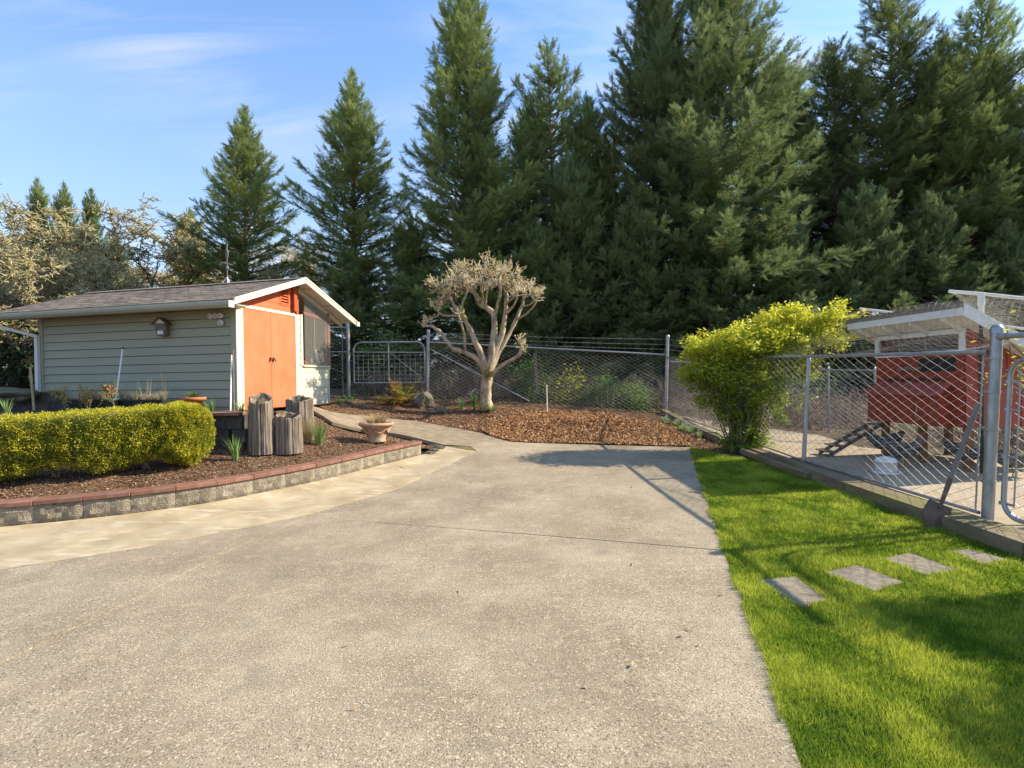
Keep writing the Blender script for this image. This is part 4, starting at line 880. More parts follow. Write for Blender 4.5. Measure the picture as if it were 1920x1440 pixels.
# ------------------------------------------------------------------ chickens
M_hen = mat('barred_feathers', (.05,.046,.04), .9, (.19,.18,.16), 16, 3, (.42,.58), .3, 60, .004, stretch=(1,1,2.6))
M_comb = mat('red_comb', (.55,.03,.02), .5); M_beak = mat('beak', (.35,.25,.10), .5); M_legs = mat('hen_legs', (.42,.33,.14), .7)
def hen(label, loc, rz, headdown=0, sc=1.0):
    t = empty('hen', loc, rz, label, 'hen', 'grey barred hens in the run'); t.scale = (sc,)*3
    # spine from tail tip to beak, with ellipse radii
    hz = -.16*headdown
    sp_ = [(-.26,.40,.012,.03),(-.22,.37,.03,.07),(-.16,.31,.06,.10),(-.08,.265,.095,.115),(.0,.25,.11,.12),(.08,.26,.10,.115),(.14,.30+hz*.2,.07,.085),(.175,.36+hz*.6,.045,.055),(.19,.41+hz,.032,.038),(.205,.445+hz*1.1,.032,.034),(.225,.45+hz*1.15,.026,.026),(.245,.443+hz*1.2,.008,.01)]
    m_ = MB(); n = 12; vs = []
    for i, (x, z, ry, rz_) in enumerate(sp_):
        a = sp_[max(i-1,0)]; b = sp_[min(i+1,len(sp_)-1)]; d = Vector((b[0]-a[0], 0, b[1]-a[1])).normalized(); up = Vector((-d.z, 0, d.x))
        vs += [Vector((x,0,z))+Vector((0,1,0))*ry*math.cos(q)+up*rz_*math.sin(q) for q in [2*math.pi*k/n for k in range(n)]]
    m_.add(vs, [(i*n+k, (i+1)*n+k, (i+1)*n+(k+1) % n, i*n+(k+1) % n) for i in range(len(sp_)-1) for k in range(n)], True)
    m_.add(vs[:n], [tuple(range(n))]); m_.add(vs[-n:], [tuple(range(n-1,-1,-1))])
    for k in range(5): m_.add([(-.20,(k-2)*.008,.33),(-.30,(k-2)*.022,.41+.012*(k%2)),(-.27,(k-2)*.02,.46),(-.15,(k-2)*.008,.39)], [(0,1,2,3),(3,2,1,0)])
    b = m_.build('body', M_hen, t)
    for s in (-1, 1):
        w = MB().add([(.08,s*.108,.30),(.04,s*.122,.22),(-.08,s*.118,.21),(-.19,s*.075,.27),(-.12,s*.098,.33),(.0,s*.118,.34)], [(0,1,2,3,4,5),(5,4,3,2,1,0)]).build('wing', M_hen, t)
        MB().tube([(.0,s*.045,.18),(.01,s*.045,.09),(.0,s*.045,.015)], [.018,.009,.008], 6).tube([(0,s*.045,.012),(.05,s*.045,.005)], .005, 4).tube([(0,s*.045,.012),(.035,s*.075,.005)], .005, 4).tube([(0,s*.045,.012),(.035,s*.015,.005)], .005, 4).tube([(0,s*.045,.012),(-.025,s*.045,.005)], .005, 4).build('leg', M_legs, t)
    hx, hzz = .21, .45+hz*1.12
    MB().add([(hx-.02,y,hzz+.02) for y in (-.004,.004)]+[(hx-.015,y,hzz+.06) for y in (-.003,.003)]+[(hx+.005,y,hzz+.045) for y in (-.003,.003)]+[(hx+.015,y,hzz+.065) for y in (-.003,.003)]+[(hx+.03,y,hzz+.02) for y in (-.004,.004)],
       [(0,2,4,8),(1,9,5,3),(4,6,8),(5,9,7),(0,1,3,2),(6,7,9,8),(2,3,5,4),(4,5,7,6)]).build('comb', M_comb, t)
    MB().tube([(hx+.03,0,hzz-.0),(hx+.055,0,hzz-.012)], [.009,.002], 6).build('beak', M_beak, t)
    MB().lathe([(0,-.03),(.012,-.02),(.012,-.005),(0,0)], 8, (hx+.02,0,hzz-.02)).build('wattle', M_comb, t)
    return t
def on(u, v): x, y = UP(u, v, G, .015); return (x, y, G(x, y)+.016)
hen('grey hen standing in the coop shade right behind the white bucket', on(1692,876), R_(-40), 0)
hen('grey hen half hidden behind another hen at the far coop leg', on(1655,858), R_(150), 0, 1.0)
hen('grey hen pecking the ground beside the shovel handle', on(1812,882), R_(-60), 1.6, .95)
hen('grey hen standing behind the walk gate at the right edge', on(1902,896), R_(-20), 1.4, .9)
bu = P('bucket', 'white plastic drum waterer standing in front of the hens', 'bucket', on(1661,888))
MB().lathe([(0,0),(.125,0),(.135,.03),(.13,.16),(.14,.165),(.14,.18),(.12,.21),(.07,.235),(0,.245)], 22).build('body', M_white, bu)
MB().lathe([(.128,.0),(.165,.0),(.17,.035),(.16,.035),(.155,.01),(.128,.01)], 22).build('tray', M_white, bu)
# shovel
sh0 = at(1750, 984, 4.98); shv = empty('shovel', (0,0,0), label='old round-point shovel with grey handle leaning on the chain-link fence', cat='shovel')
shT = at(1834, 757, 5.04); neck = at(1762, 952, 5.0)
MB().tube([neck.lerp(shT, .12), shT], [.020,.022], 10).tube([shT, shT+(shT-neck).normalized()*.012], [.022,.012], 10).build('handle', M_greyhandle, shv)
MB().tube([neck, neck.lerp(shT, .28)], [.016,.024], 10).build('socket', M_steelold, shv)
bl = [(-.10,.22),(.10,.22),(.115,.12),(.10,.03),(.055,-.04),(0,-.075),(-.055,-.04),(-.10,.03),(-.115,.12)]
dn = (neck-sh0).normalized(); rt = dn.cross(Vector((0.3,1,0)).normalized()).normalized(); nn_ = rt.cross(dn).normalized()
m_ = MB(); vs = [sh0+rt*x+dn*y+nn_*(.10*(x*x)*14) for x, y in bl]+[sh0+dn*.08-nn_*.01]
m_.add(vs, [(i, (i+1) % 9, 9) for i in range(9)]); vs2 = [p-nn_*.005 for p in vs]; m_.add(vs2, [((i+1) % 9, i, 9) for i in range(9)]); m_.build('blade', M_steelold, shv)
# ------------------------------------------------------------------ stumps, pots
def log_(label, u, v, D, r, h, seed, lean=(0,0), hollow=.72, tilt=.035):
    p = at(u, v, D); p.z = BED(p.x, p.y)-.03
    t = empty('hollow_log', p, .3, label, 'hollow log', 'upright hollow logs by the shed doors')
    rs = np.random.default_rng(seed); ph = rs.uniform(0, 6, 12)
    wob = lambda a, z: .05*math.sin(2*a+ph[0]+z)+.035*math.sin(5*a+ph[1]+1.5*z)+.028*math.sin(11*a+ph[2]+.5*z)+.022*math.sin(23*a+ph[3]+z*2)+.02*math.sin(37*a+ph[4])+.012*math.sin(z*19+ph[5]+3*a)
    zs = np.linspace(0, h, 14); pr = [(r*(1.05-.08*z/h), z) for z in zs]
    n = 88; m_ = MB(); m_.lathe(pr, n, wob=wob, smooth=False)
    lx, ly = lean; m_.v = [(x+lx*z, y+ly*z, z+(.012*math.sin(math.atan2(y, x)*3+ph[6])+tilt*y/r if z > h-.01 else 0)) for x, y, z in m_.v]
    o = m_.build('bark', M_log, t)
    rim = MB(); N_ = 44; vs = []
    for k in range(N_):
        a = 2*math.pi*k/N_; ro = r*.97*(1+wob(a, h)); ri = r*hollow*(1+.10*math.sin(3*a+ph[7])+.07*math.sin(7*a+ph[8])); zt = h+.012*math.sin(a*3+ph[6])+tilt*math.sin(a)
        vs += [(ro*math.cos(a)+lx*h, ro*math.sin(a)+ly*h, zt-.012), ((ro+ri)/2*math.cos(a)+lx*h, (ro+ri)/2*math.sin(a)+ly*h, zt+.012+rs.uniform(-.012,.01)), (ri*math.cos(a)+lx*h, ri*math.sin(a)+ly*h, zt-.006), (ri*.9*math.cos(a)+lx*h, ri*.9*math.sin(a)+ly*h, h-.3)]
    rim.add(vs, [(4*k+j, 4*((k+1) % N_)+j, 4*((k+1) % N_)+j+1, 4*k+j+1) for k in range(N_) for j in range(3)])
    rim.build('rim', M_logtop, t)
    MB().lathe([(0,h-.28),(r*.8,h-.29)], 20).build('soil_fill', M_soil, t)
    return t
log_('tall grey hollow log at the left of the group, straw in its top', 490, 850, 7.62, .165, .80, 1, (0,0), .72, .075)
log_('shortest hollow log, at the front right of the group', 541, 848, 7.80, .185, .56, 2, (0,0), .80)
log_('hollow log at the back of the group, nearest the orange doors', 561, 812, 8.6, .205, .68, 3, (.02,0), .82)
log_('small dark hollow log stump wedged between the taller logs', 517, 815, 8.3, .16, .38, 4)
bp = at(706, 834, 9.15); bp.z = BED(bp.x, bp.y)-.01
bowl = P('planter_bowl', 'wide pale terracotta bowl with dry plants near the end of the curb wall', 'planter', bp)
MB().lathe([(0,0),(.15,0),(.165,.02),(.15,.05),(.17,.14),(.22,.24),(.275,.285),(.30,.295),(.305,.33),(.285,.345),(.262,.33),(.24,.29),(0,.28)], 36, wob=lambda a, z: (.03*math.sin(6*a) if .04 < z < .22 else 0)).build('bowl', M_terra, bowl)
MB().lathe([(.262,.285),(0,.30)], 20).build('soil_fill', M_soil, bowl)
m_ = MB()
for k in range(6):
    a = k*math.pi/3; pts = [(r_*math.cos(a+t), r_*math.sin(a+t), z) for t, r_, z in ((-.5,.232,.235),(-.25,.21,.19),(0,.2,.165),(.25,.21,.19),(.5,.232,.235))]; m_.tube(pts, .016, 6)
m_.build('swag', M_terra, bowl)
# ------------------------------------------------------------------ blades / tufts
def tuft(name, label, cat, p, n, h, spread, wid, mt, curve=.5, parent=None, group=None, lean=(0,0), hv=.35, kind=None, col=(0,1)):
    """arching blades from one crown, each a 3-segment tapering strip"""
    k = 4; a = rng.uniform(0, 2*math.pi, n); out = rng.uniform(.05, 1, n)*spread; hh = h*rng.uniform(1-hv, 1, n)
    r0 = rng.uniform(0, .25, n)*spread; tt = np.linspace(0, 1, k)
    ca, sa = np.cos(a), np.sin(a); V = []; w = wid*rng.uniform(.6, 1, n)
    for t in tt:
        x = r0*ca+out*ca*(t**(1+curve))+lean[0]*t; y = r0*sa+out*sa*(t**(1+curve))+lean[1]*t; z = hh*(t-.28*curve*out/max(spread,1e-6)*t*t)
        ww = w*(1-t**2.2)*.5+.0004
        V.append(np.stack([x-sa*ww, y+ca*ww, z], 1)); V.append(np.stack([x+sa*ww, y-ca*ww, z], 1))
    V = np.stack(V, 1).reshape(-1, 3); f = np.array([(2*i, 2*i+1, 2*i+3, 2*i+2) for i in range(k-1)]); Fc = (f[None]+(np.arange(n)*2*k)[:, None, None]).reshape(-1, 4)
    ti = np.repeat(np.clip(rng.uniform(col[0], col[1], n), 0, 1), 2*k)
    o = mesh_np(name, V, Fc, mt, parent, smooth=True, tint=ti); o.location = p
    if parent is None: tag(o, label, cat, group, kind)
    return o
def flowers(p, n, spread, h, parent):
    A = []; 
    for i in range(n):
        a = random.uniform(0, 6.3); r = random.uniform(0, spread); c = Vector((r*math.cos(a), r*math.sin(a), h*random.uniform(.8, 1.05))); A.append(c)
    for c in A:
        m_ = MB()
        for k in range(5):
            q = k*1.257; m_.add([c, c+Vector((math.cos(q-.4)*.016, -.006, math.sin(q-.4)*.016)), c+Vector((math.cos(q)*.028, -.01, math.sin(q)*.028)), c+Vector((math.cos(q+.4)*.016, -.006, math.sin(q+.4)*.016))], [(0,1,2,3)])
        m_.build('flower', M_white, parent)
tz = lambda u, v, D, fn: (lambda p: Vector((p.x, p.y, fn(p.x, p.y)-.01)))(at(u, v, D))
def onf(u, v, fn): x, y = UP(u, v, fn); return Vector((x, y, fn(x, y)-.01))
T1 = tuft('daffodil_clump', 'green daffodil clump in the mulch in front of the tallest log', 'daffodils', onf(441,862,BED), 46, .40, .17, .016, L_daff, .6)
tuft('daffodil_clump', 'tall daffodil leaves standing against the left side of the tallest log', 'daffodils', tz(463,800,7.9,BED), 22, .62, .10, .014, L_daff, .4)
tuft('grass_tuft', 'bright green grass tuft right of the logs', 'grass tuft', onf(598,832,BED), 170, .42, .24, .007, L_daff, .7, col=(.2,1))
tuft('grass_tuft', 'dry straw-coloured feather grass between the logs and the green tuft', 'grass tuft', onf(574,828,BED), 420, .50, .34, .004, L_straw, .9)
tuft('dry_plants', 'x', 'x', (0,0,.29), 260, .24, .36, .012, L_straw, .6, parent=bowl)
for k in range(26):
    a = random.uniform(0,6.3); r_ = random.uniform(0,.14); 
m_ = MB()
for k in range(40):
    a = random.uniform(0,6.3); r_ = random.uniform(0,.13); b = random.uniform(.1,.3); s = Vector((r_*math.cos(a), r_*math.sin(a), .29)); e = s+Vector((math.cos(a)*b*.5, math.sin(a)*b*.5, b*.6)); m_.tube([s, s.lerp(e,.5)+Vector((0,0,.02)), e], [.008,.006,.003], 4)
m_.build('dead_stems', M_straw, bowl)['kind'] = 'stuff'
lg = [o for o in bpy.data.objects if o.name == 'hollow_log'][0]
tuft('straw_tuft', 'x', 'x', (0.03,0,.60), 90, .26, .08, .007, L_straw, .5, parent=lg)
tuft('daffodil_clump', 'blue-green daffodils with pale flowers left of the pruned tree trunk', 'daffodils', onf(890,768,mound), 60, .52, .16, .014, L_daff, .5, col=(0,.5)); 
flowers(None, 5, .12, .5, [o for o in bpy.data.objects if o.name == 'daffodil_clump.002'][0])
tuft('daffodil_clump', 'thin daffodil leaves left of the flowering clump near the pruned tree', 'daffodils', onf(866,767,mound), 36, .38, .2, .012, L_daff, .5, col=(0,.5))
sn = P('snowdrop_patch', 'patch of light green spring bulbs with white flowers beside the side fence', 'flower patch', onf(1280,806,mound))
for k in range(16):
    t = k/15; x, y = UP(1252+62*t+random.uniform(-8,8), 794+26*t+random.uniform(-5,5), mound); z = mound(x, y)
    o = tuft('leaf_clump', None, None, (x-sn.location.x, y-sn.location.y, z-sn.location.z), 40, .16, .17, .018, L_daff, .8, parent=sn, col=(.45,1)); flowers(None, 3, .1, .15, o)
for k, (u, v) in enumerate(((636,752),(650,750),(660,751),(686,747),(712,752),(640,758))):
    tuft('bulb_sprout', ['small green bulb sprout nearest the shed corner', 'second bulb sprout from the shed corner', 'third bulb sprout from the shed corner','bulb sprout standing alone in front of the field gate','yellowish sprout just left of the sword fern','lowest bulb sprout close to the shed corner'][k], 'sprout', onf(u,v+2,mound), 14, .22, .1, .02, L_daff, .5, group='bulb sprouts by the shed')
# terrace plants behind the hedge
for k, (u, n, h, lb) in enumerate(((395,30,.3,'green bulb leaves below the orange flowerpot'),(452,26,.28,'bulb leaves by the cream corner board of the shed'),(470,20,.25,'short bulb leaves in front of the orange door'),(12,30,.36,'daffodil leaves at the left edge above the hedge'))):
    p = at(u, 776, 8.6 if u > 20 else 8.4); p.z = 1.0; tuft('daffodil_clump', lb, 'daffodils', p, n, h, .16, .016, L_daff, .5)
tr = P('trough', 'long dark trough planter full of dry grasses in front of the sage siding', 'planter', sw(-1.8,-.75,0), RZ)
MB().hexa([(-1.05,-.16,0),(1.05,-.16,0),(1.05,.16,0),(-1.05,.16,0)],[(-1.1,-.2,.22),(1.1,-.2,.22),(1.1,.2,.22),(-1.1,.2,.22)]).build('box', M_dark, tr)
for x in np.arange(-1.0, 1.05, .16): tuft('grass_clump', None, None, (x,0,.2), 60, random.uniform(.16,.26), .14, .006, L_straw, .8, parent=tr)
for x in (-.3,.05,.5,.62,.95): tuft('dry_stalk', None, None, (x,0,.2), 5, random.uniform(.4,.62), .2, .006, L_straw, .3, parent=tr)
pt = P('flowerpot', 'round orange terracotta pot with small leafy plants behind the hedge end', 'flowerpot', sw(-.38,-.62,0))
MB().lathe([(0,0),(.12,0),(.175,.2),(.20,.2),(.205,.255),(.18,.255),(.17,.22),(0,.22)], 26).build('pot', M_terra2, pt)
tuft('leaves', None, None, (0,0,.22), 90, .16, .2, .02, L_under, .8, parent=pt)
pt2 = P('flowerpot', 'small teal pot standing where the white pole meets the hedge', 'flowerpot', at(207,768,9.2)); pt2.location.z = 1.0
MB().lathe([(0,0),(.08,0),(.11,.22),(.125,.22),(.125,.25),(.1,.25),(0,.22)], 20).build('pot', mat('teal_glaze', (.03,.09,.10), .3), pt2)
ps = P('wooden_stub', 'short square wooden post standing above the hedge by the white pole', 'post', at(205,768,9.4)); ps.location.z = 1.0
MB().box(-.05,.05,-.05,.05,0,.42).build('post', M_wood, ps); MB().box(-.065,.065,-.065,.065,.42,.47).build('cap', M_redpost, ps)

# ------------------------------------------------------------------ leafy things
TRI = np.array([(0,1,2,3)])
LEAF = np.array([(0,0,0),(.5,.22,.06),(1,0,0),(.5,-.22,.06)]); 
LEAF5 = np.array([(0,0,0),(.35,.2,.05),(.75,.17,.06),(1,0,0),(.75,-.17,.06),(.35,-.2,.05)]); LF5 = np.array([(0,1,2,3),(0,3,4,5)])
def leaves(name, pos, size, mt, parent=None, outdir=None, tint=None, flat=.6, TV=LEAF, TF=TRI):
    n = len(pos); d = rng.normal(0, 1, (n, 3)); d[:, 2] *= flat
    if outdir is not None: d = unit(d)*.8+outdir
    M = frames(d, rng.normal(0, .8, n))*(size*rng.uniform(.4, 1.45, n))[:, None, None]
    V, Fc, t = inst(TV, TF, M, pos, rng.random(n) if tint is None else tint)
    return mesh_np(name, V, Fc, mt, parent, tint=t)
def fang(n):
    v = rng.uniform(-1, 1, n); e = np.sign(v)*np.abs(v)**(1/.27)*.9999; w = rng.random(n)
    return np.where(w < .33, np.arcsin(e), np.where(w < .5, math.pi-np.arcsin(e), np.where(w < .8, np.arccos(e), -np.arccos(e))))
# hedge: a clipped box-like mass along a gentle curve
hl = [(-8.6,5.2,.38,.58),(-7.1,5.65,.40,.62),(-6.05,6.12,.42,.66),(-5.3,6.42,.44,.69),(-4.55,6.85,.45,.72),(-4.22,7.06,.45,.74)]
hp = np.array(hl); hs = np.concatenate([[0], np.cumsum(np.linalg.norm(np.diff(hp[:, :2], axis=0), axis=1))])
def hedge_surf(s, ang):
    """s along, ang around 0..1: front-bottom, front, top, back"""
    x = np.interp(s, hs, hp[:, 0]); y = np.interp(s, hs, hp[:, 1]); z = np.interp(s, hs, hp[:, 2]); h = np.interp(s, hs, hp[:, 3])
    e = 1e-2; tx = np.interp(s+e, hs, hp[:, 0])-np.interp(s-e, hs, hp[:, 0]); ty = np.interp(s+e, hs, hp[:, 1])-np.interp(s-e, hs, hp[:, 1]); l = np.hypot(tx, ty)+1e-9
    nx_, ny_ = ty/l, -tx/l
    lump = .5+.5*np.cos((s-.1)*2*math.pi/.92)           # a bulge for each shrub
    q = ang; R2 = .31*(1+.09*lump)
    c = np.cos(q); sn_ = np.sin(q); pw = .27
    ox = R2*np.sign(c)*np.abs(c)**pw; oz = h*.5*np.sign(sn_)*np.abs(sn_)**pw
    tuck = np.where(oz < 0, 1-.33*(np.abs(oz)/(h*.5))**2*(1.25-lump*.6), 1); ox = ox*tuck
    endt = hs[-1]-s; ec = np.clip(endt/.28, 0, 1); ec = np.sqrt(1-(1-ec)**2); ox = ox*(.35+.65*ec); oz2 = oz*(.86+.14*ec)
    zc_ = z+h*.5+.02; lift = .10*(1-lump)**1.5
    return np.stack([x+nx_*ox, y+ny_*ox, zc_+oz2+lift*(oz < 0)*np.abs(sn_)], -1), np.stack([nx_*c, ny_*c, sn_], -1)
hedge = P('hedge', 'long clipped yellow-green hedge in the raised bed in front of the shed', 'hedge', (0,0,0))
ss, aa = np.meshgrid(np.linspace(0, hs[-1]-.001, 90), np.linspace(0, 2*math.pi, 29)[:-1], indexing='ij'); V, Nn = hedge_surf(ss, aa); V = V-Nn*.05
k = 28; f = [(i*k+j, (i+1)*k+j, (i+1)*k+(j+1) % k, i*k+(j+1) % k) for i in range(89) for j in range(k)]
mesh_np('dark_core', V.reshape(-1, 3), np.array(f), mat('hedge_core', (.035,.045,.008), 1, (.07,.085,.012), 30, 4), hedge)  # dark green shell under the leaves, toned for the hedge's inner shade
n = 84000; s_ = hs[-1]*(1-rng.random(n)**1.25*.98)
w_ = rng.random(n); vv = rng.uniform(-1, 1, n); qf = np.arcsin(np.sign(vv)*np.abs(vv)**(1/.27)*.9999); qt = np.arccos(np.sign(vv)*np.abs(vv)**(1/.27)*.9999)
a_ = np.where(w_ < .58, qf, np.where(w_ < .86, qt, -qt)); s2_ = hs[-1]-.42*rng.random(15000)**1.4; a2_ = fang(15000); s_ = np.concatenate([s_, s2_]); a_ = np.concatenate([a_, a2_]); Pq, Nq = hedge_surf(s_, a_)
ne = 9000; se = hs[-1]-rng.random(ne)*.05; ae = fang(ne); rr_ = np.sqrt(rng.random(ne))
Pe, Ne = hedge_surf(se, ae); cen = np.array([hp[-1, 0], hp[-1, 1], hp[-1, 2]+hp[-1, 3]*.5+.02]); Pe2 = cen+(Pe-cen)*rr_[:, None]; tdir = np.array([hp[-1, 0]-hp[-2, 0], hp[-1, 1]-hp[-2, 1], 0]); tdir /= np.linalg.norm(tdir); Pe2 += tdir*(.13*(1-rr_**2)+.03)[:, None]
Pq = np.concatenate([Pq, Pe2]); Nq = np.concatenate([Nq, np.broadcast_to(tdir, Pe2.shape)])
nzv = np.array([mnoise.noise(Vector(p)*7)+.5*mnoise.noise(Vector(p)*19) for p in Pq[:, :]]); Pq = Pq+Nq*(.045*nzv+rng.uniform(-.03, .035, len(Pq)))[:, None]
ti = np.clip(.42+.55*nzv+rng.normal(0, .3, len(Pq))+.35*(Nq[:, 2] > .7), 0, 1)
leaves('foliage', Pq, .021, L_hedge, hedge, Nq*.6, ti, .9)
m_ = MB()
for t in np.arange(.5, hs[-1], .92):
    x, y, z = np.interp(t, hs, hp[:, 0]), np.interp(t, hs, hp[:, 1]), np.interp(t, hs, hp[:, 2])
    for j in range(4): m_.tube([(x+random.uniform(-.05,.05), y, z-.05), (x+random.uniform(-.2,.2), y+random.uniform(-.1,.1), z+.25)], .012, 5)
m_.build('stems', M_stem, hedge)['kind'] = 'stuff'
# big yellow-green shrub
sbx, sby = UP(1385, 846); sb = P('forsythia_shrub', 'large yellow-green leafy shrub leaning over the side fence at the drive corner', 'shrub', (sbx, sby, G(sbx, sby)))
def grow(base, d, L_, r, depth, out, tips, bend=.25, nseg=4, upb=.12, split=(2,3), sh=.72, spread=.55):
    p = Vector(base); d = Vector(d).normalized(); pts = [p.copy()]; rs = [r]
    for i in range(nseg):
        d = (d+Vector((random.gauss(0,bend), random.gauss(0,bend), random.gauss(0,bend)+upb))*.5).normalized(); p = p+d*L_/nseg; pts.append(p.copy()); rs.append(r*(1-.45*(i+1)/nseg))
    out.append((pts, rs))
    if depth == 0: tips.append((pts, d)); return
    for k in range(random.randint(*split)):
        j = random.randint(max(1, nseg//2), nseg); a = Vector((random.gauss(0,1), random.gauss(0,1), random.gauss(0,.6))); a = (a-d*a.dot(d)).normalized()
        grow(pts[j], d+a*spread*random.uniform(.7,1.4), L_*sh*random.uniform(.75,1.15), rs[j]*.68, depth-1, out, tips, bend, nseg, upb, split, sh, spread)
out, tips = [], []
for k in range(34):
    a = random.uniform(0, 2*math.pi); sp_ = random.uniform(.05,.50)
    dv = Vector((math.cos(a)*sp_+.06, math.sin(a)*sp_*.8, 1)); grow((math.cos(a)*.14, math.sin(a)*.12, 0), dv, random.uniform(.72,1.02), .016, 3, out, tips, .16, 4, .06, (2,2), .66, .5)
m_ = MB()
for pts, rs in out: m_.tube(pts, [max(r, .0028) for r in rs], 5 if rs[0] > .008 else 3, False)
m_.build('stems', M_stem, sb)
# crown: leaf clusters fill an uneven, right-leaning volume seen in the photograph
def blob(c, r): return (np.array(c, float), np.array(r, float))
sD = sby; cc = lambda u, v, dy=0: np.array(tuple(at(u, v, sD+dy)-sb.location))
bl_ = [(cc(1375,650),(.62,.75,.36),5200),(cc(1440,640,.1),(.68,.8,.50),6400),(cc(1480,610,.2),(.52,.6,.30),3000),(cc(1330,690),(.48,.6,.42),3200),(cc(1400,720,-.1),(.62,.7,.45),4600),(cc(1530,620,-.1),(.34,.4,.24),1300),(cc(1550,595,-.1),(.22,.3,.16),550),(cc(1578,577,-.1),(.10,.14,.09),170),(cc(1570,640),(.28,.3,.15),450),
  (cc(1475,680),(.44,.5,.34),1700),(cc(1345,750),(.42,.45,.26),1300),(cc(1395,775),(.45,.45,.26),1100),(cc(1300,700),(.25,.4,.3),900),(cc(1400,825),(.42,.42,.24),2000),(cc(1390,790),(.36,.36,.25),900),(cc(1455,765),(.30,.36,.24),420),(cc(1300,650),(.18,.3,.18),420),(cc(1510,690),(.14,.25,.16),180),(cc(1490,740),(.25,.25,.2),150),(cc(1470,585),(.35,.3,.1),500),(cc(1610,600,-.2),(.14,.14,.07),120),(cc(1600,615,-.2),(.16,.14,.08),130)]
PS, TI = [], []
for c, r, n in bl_:
    n = int(n*1.6); ncl = max(4, n//30); q = unit(rng.normal(0, 1, (ncl, 3)))*(rng.random(ncl)**.45)[:, None]; cl_ = c+q*np.array(r)
    cl_ += .05*rng.normal(0, 1, cl_.shape)
    w = rng.integers(0, ncl, n); P_ = cl_[w]+rng.normal(0, .045, (n, 3)); PS.append(P_)
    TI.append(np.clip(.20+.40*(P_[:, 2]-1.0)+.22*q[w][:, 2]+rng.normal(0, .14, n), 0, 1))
PS = np.concatenate(PS); TI = np.concatenate(TI); ok = PS[:, 2] > .05; PS, TI = PS[ok], TI[ok]
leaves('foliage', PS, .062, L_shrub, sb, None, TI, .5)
# ------------------------------------------------------------------ pruned tree
pt_ = Vector(at(910, 766, 13.3)); pt_.z = mound(pt_.x, pt_.y)-.05
ptree = P('pruned_tree', 'hard-pruned pale tree with knobbly branch ends behind the bark mulch', 'tree', pt_)
def tp(u, v, dy=0): return at(u, v, 13.3+dy)-pt_
limbs = [([(912,768),(911,740),(913,710),(915,690)],[.17,.145,.14,.15],[0,0,0,0]),
 ([(912,700),(905,672),(893,645),(880,615),(868,595),(858,580),(845,562),(838,550)],[.11,.085,.075,.068,.062,.055,.045,.035],[0,-.05,-.1,-.15,-.2,-.25,-.3,-.35]),
 ([(915,695),(922,668),(925,640),(927,615),(925,590),(912,578),(898,568),(890,550),(878,545)],[.12,.10,.09,.075,.07,.062,.055,.045,.03],[0,0,.05,.1,.1,.15,.2,.25,.3]),
 ([(918,690),(932,650),(941,625),(946,600),(949,570),(950,545)],[.11,.08,.07,.06,.055,.045],[0,.05,.1,.2,.25,.3]),
 ([(920,690),(938,655),(955,625),(968,598),(978,575),(985,548)],[.09,.07,.06,.05,.04,.03],[.1,.2,.3,.4,.45,.5]),
 ([(919,705),(935,690),(955,677),(972,666),(978,650)],[.06,.05,.045,.04,.03],[0,-.15,-.25,-.35,-.4]),
 ([(905,690),(893,672),(872,660),(850,654),(838,640),(825,622),(810,612),(795,610)],[.075,.065,.055,.05,.045,.042,.04,.03],[0,-.1,-.15,-.2,-.2,-.2,-.2,-.2]),
 ([(868,594),(866,575),(872,555),(880,540)],[.04,.038,.03,.025],[-.2,-.1,0,.1]),
 ([(925,600),(932,575),(938,550),(936,530)],[.045,.04,.035,.03],[.1,.0,-.15,-.25]),
 ([(873,660),(870,630),(864,605),(858,585)],[.035,.03,.028,.022],[-.15,-.3,-.45,-.5]),
 ([(862,590),(845,592),(828,590),(818,580)],[.03,.028,.024,.018],[-.2,-.1,0,.1]),
 ([(966,600),(985,590),(1000,575),(1008,560)],[.03,.028,.022,.016],[.4,.3,.2,.1]),
 ([(905,572),(905,550),(900,530)],[.04,.034,.025],[.15,.0,-.1]),
 ([(948,590),(965,570),(972,545)],[.035,.03,.022],[.25,-.1,-.3])]
m_ = MB(); ends = []
for pts, rs, ys_ in limbs:
    P3 = [tp(u, v, dy) for (u, v), dy in zip(pts, ys_)]
    # smooth
    Q, Rr = [], []
    for i in range(len(P3)-1):
        a, b, c_, d_ = P3[max(i-1,0)], P3[i], P3[i+1], P3[min(i+2, len(P3)-1)]
        for t in (0, .25, .5, .75):
            q = .5*((2*b)+(c_-a)*t+(2*a-5*b+4*c_-d_)*t*t+(3*b-a-3*c_+d_)*t**3); Q.append(q+Vector((random.gauss(0,.006),)*3)); Rr.append((rs[i]*(1-t)+rs[i+1]*t)*random.uniform(.93,1.12))
    Q.append(P3[-1]); Rr.append(rs[-1]); m_.tube(Q, [r_*.98 for r_ in Rr], 14)
    ends.append((P3[-1], P3[-1]-P3[-2], rs[-1]))
for i_, v_ in enumerate(m_.v):
    q_ = Vector(v_); n_ = mnoise.noise(Vector((q_.x*9, q_.y*9, q_.z*2.2)))+.5*mnoise.noise(Vector((q_.x*22, q_.y*22, q_.z*6))); a_ = math.atan2(q_.y, q_.x)
    fl = .018*math.sin(5*a_+q_.z*2)*max(0, 1-q_.z/.9)+.05*max(0, .25-q_.z)
    d_ = Vector((math.cos(a_), math.sin(a_), 0))*fl if q_.z < .9 else Vector((0, 0, 0))
    m_.v[i_] = tuple(q_+d_+Vector((n_, -n_, n_*.4))*.022)
trunk = m_.build('trunk', M_bark, ptree)
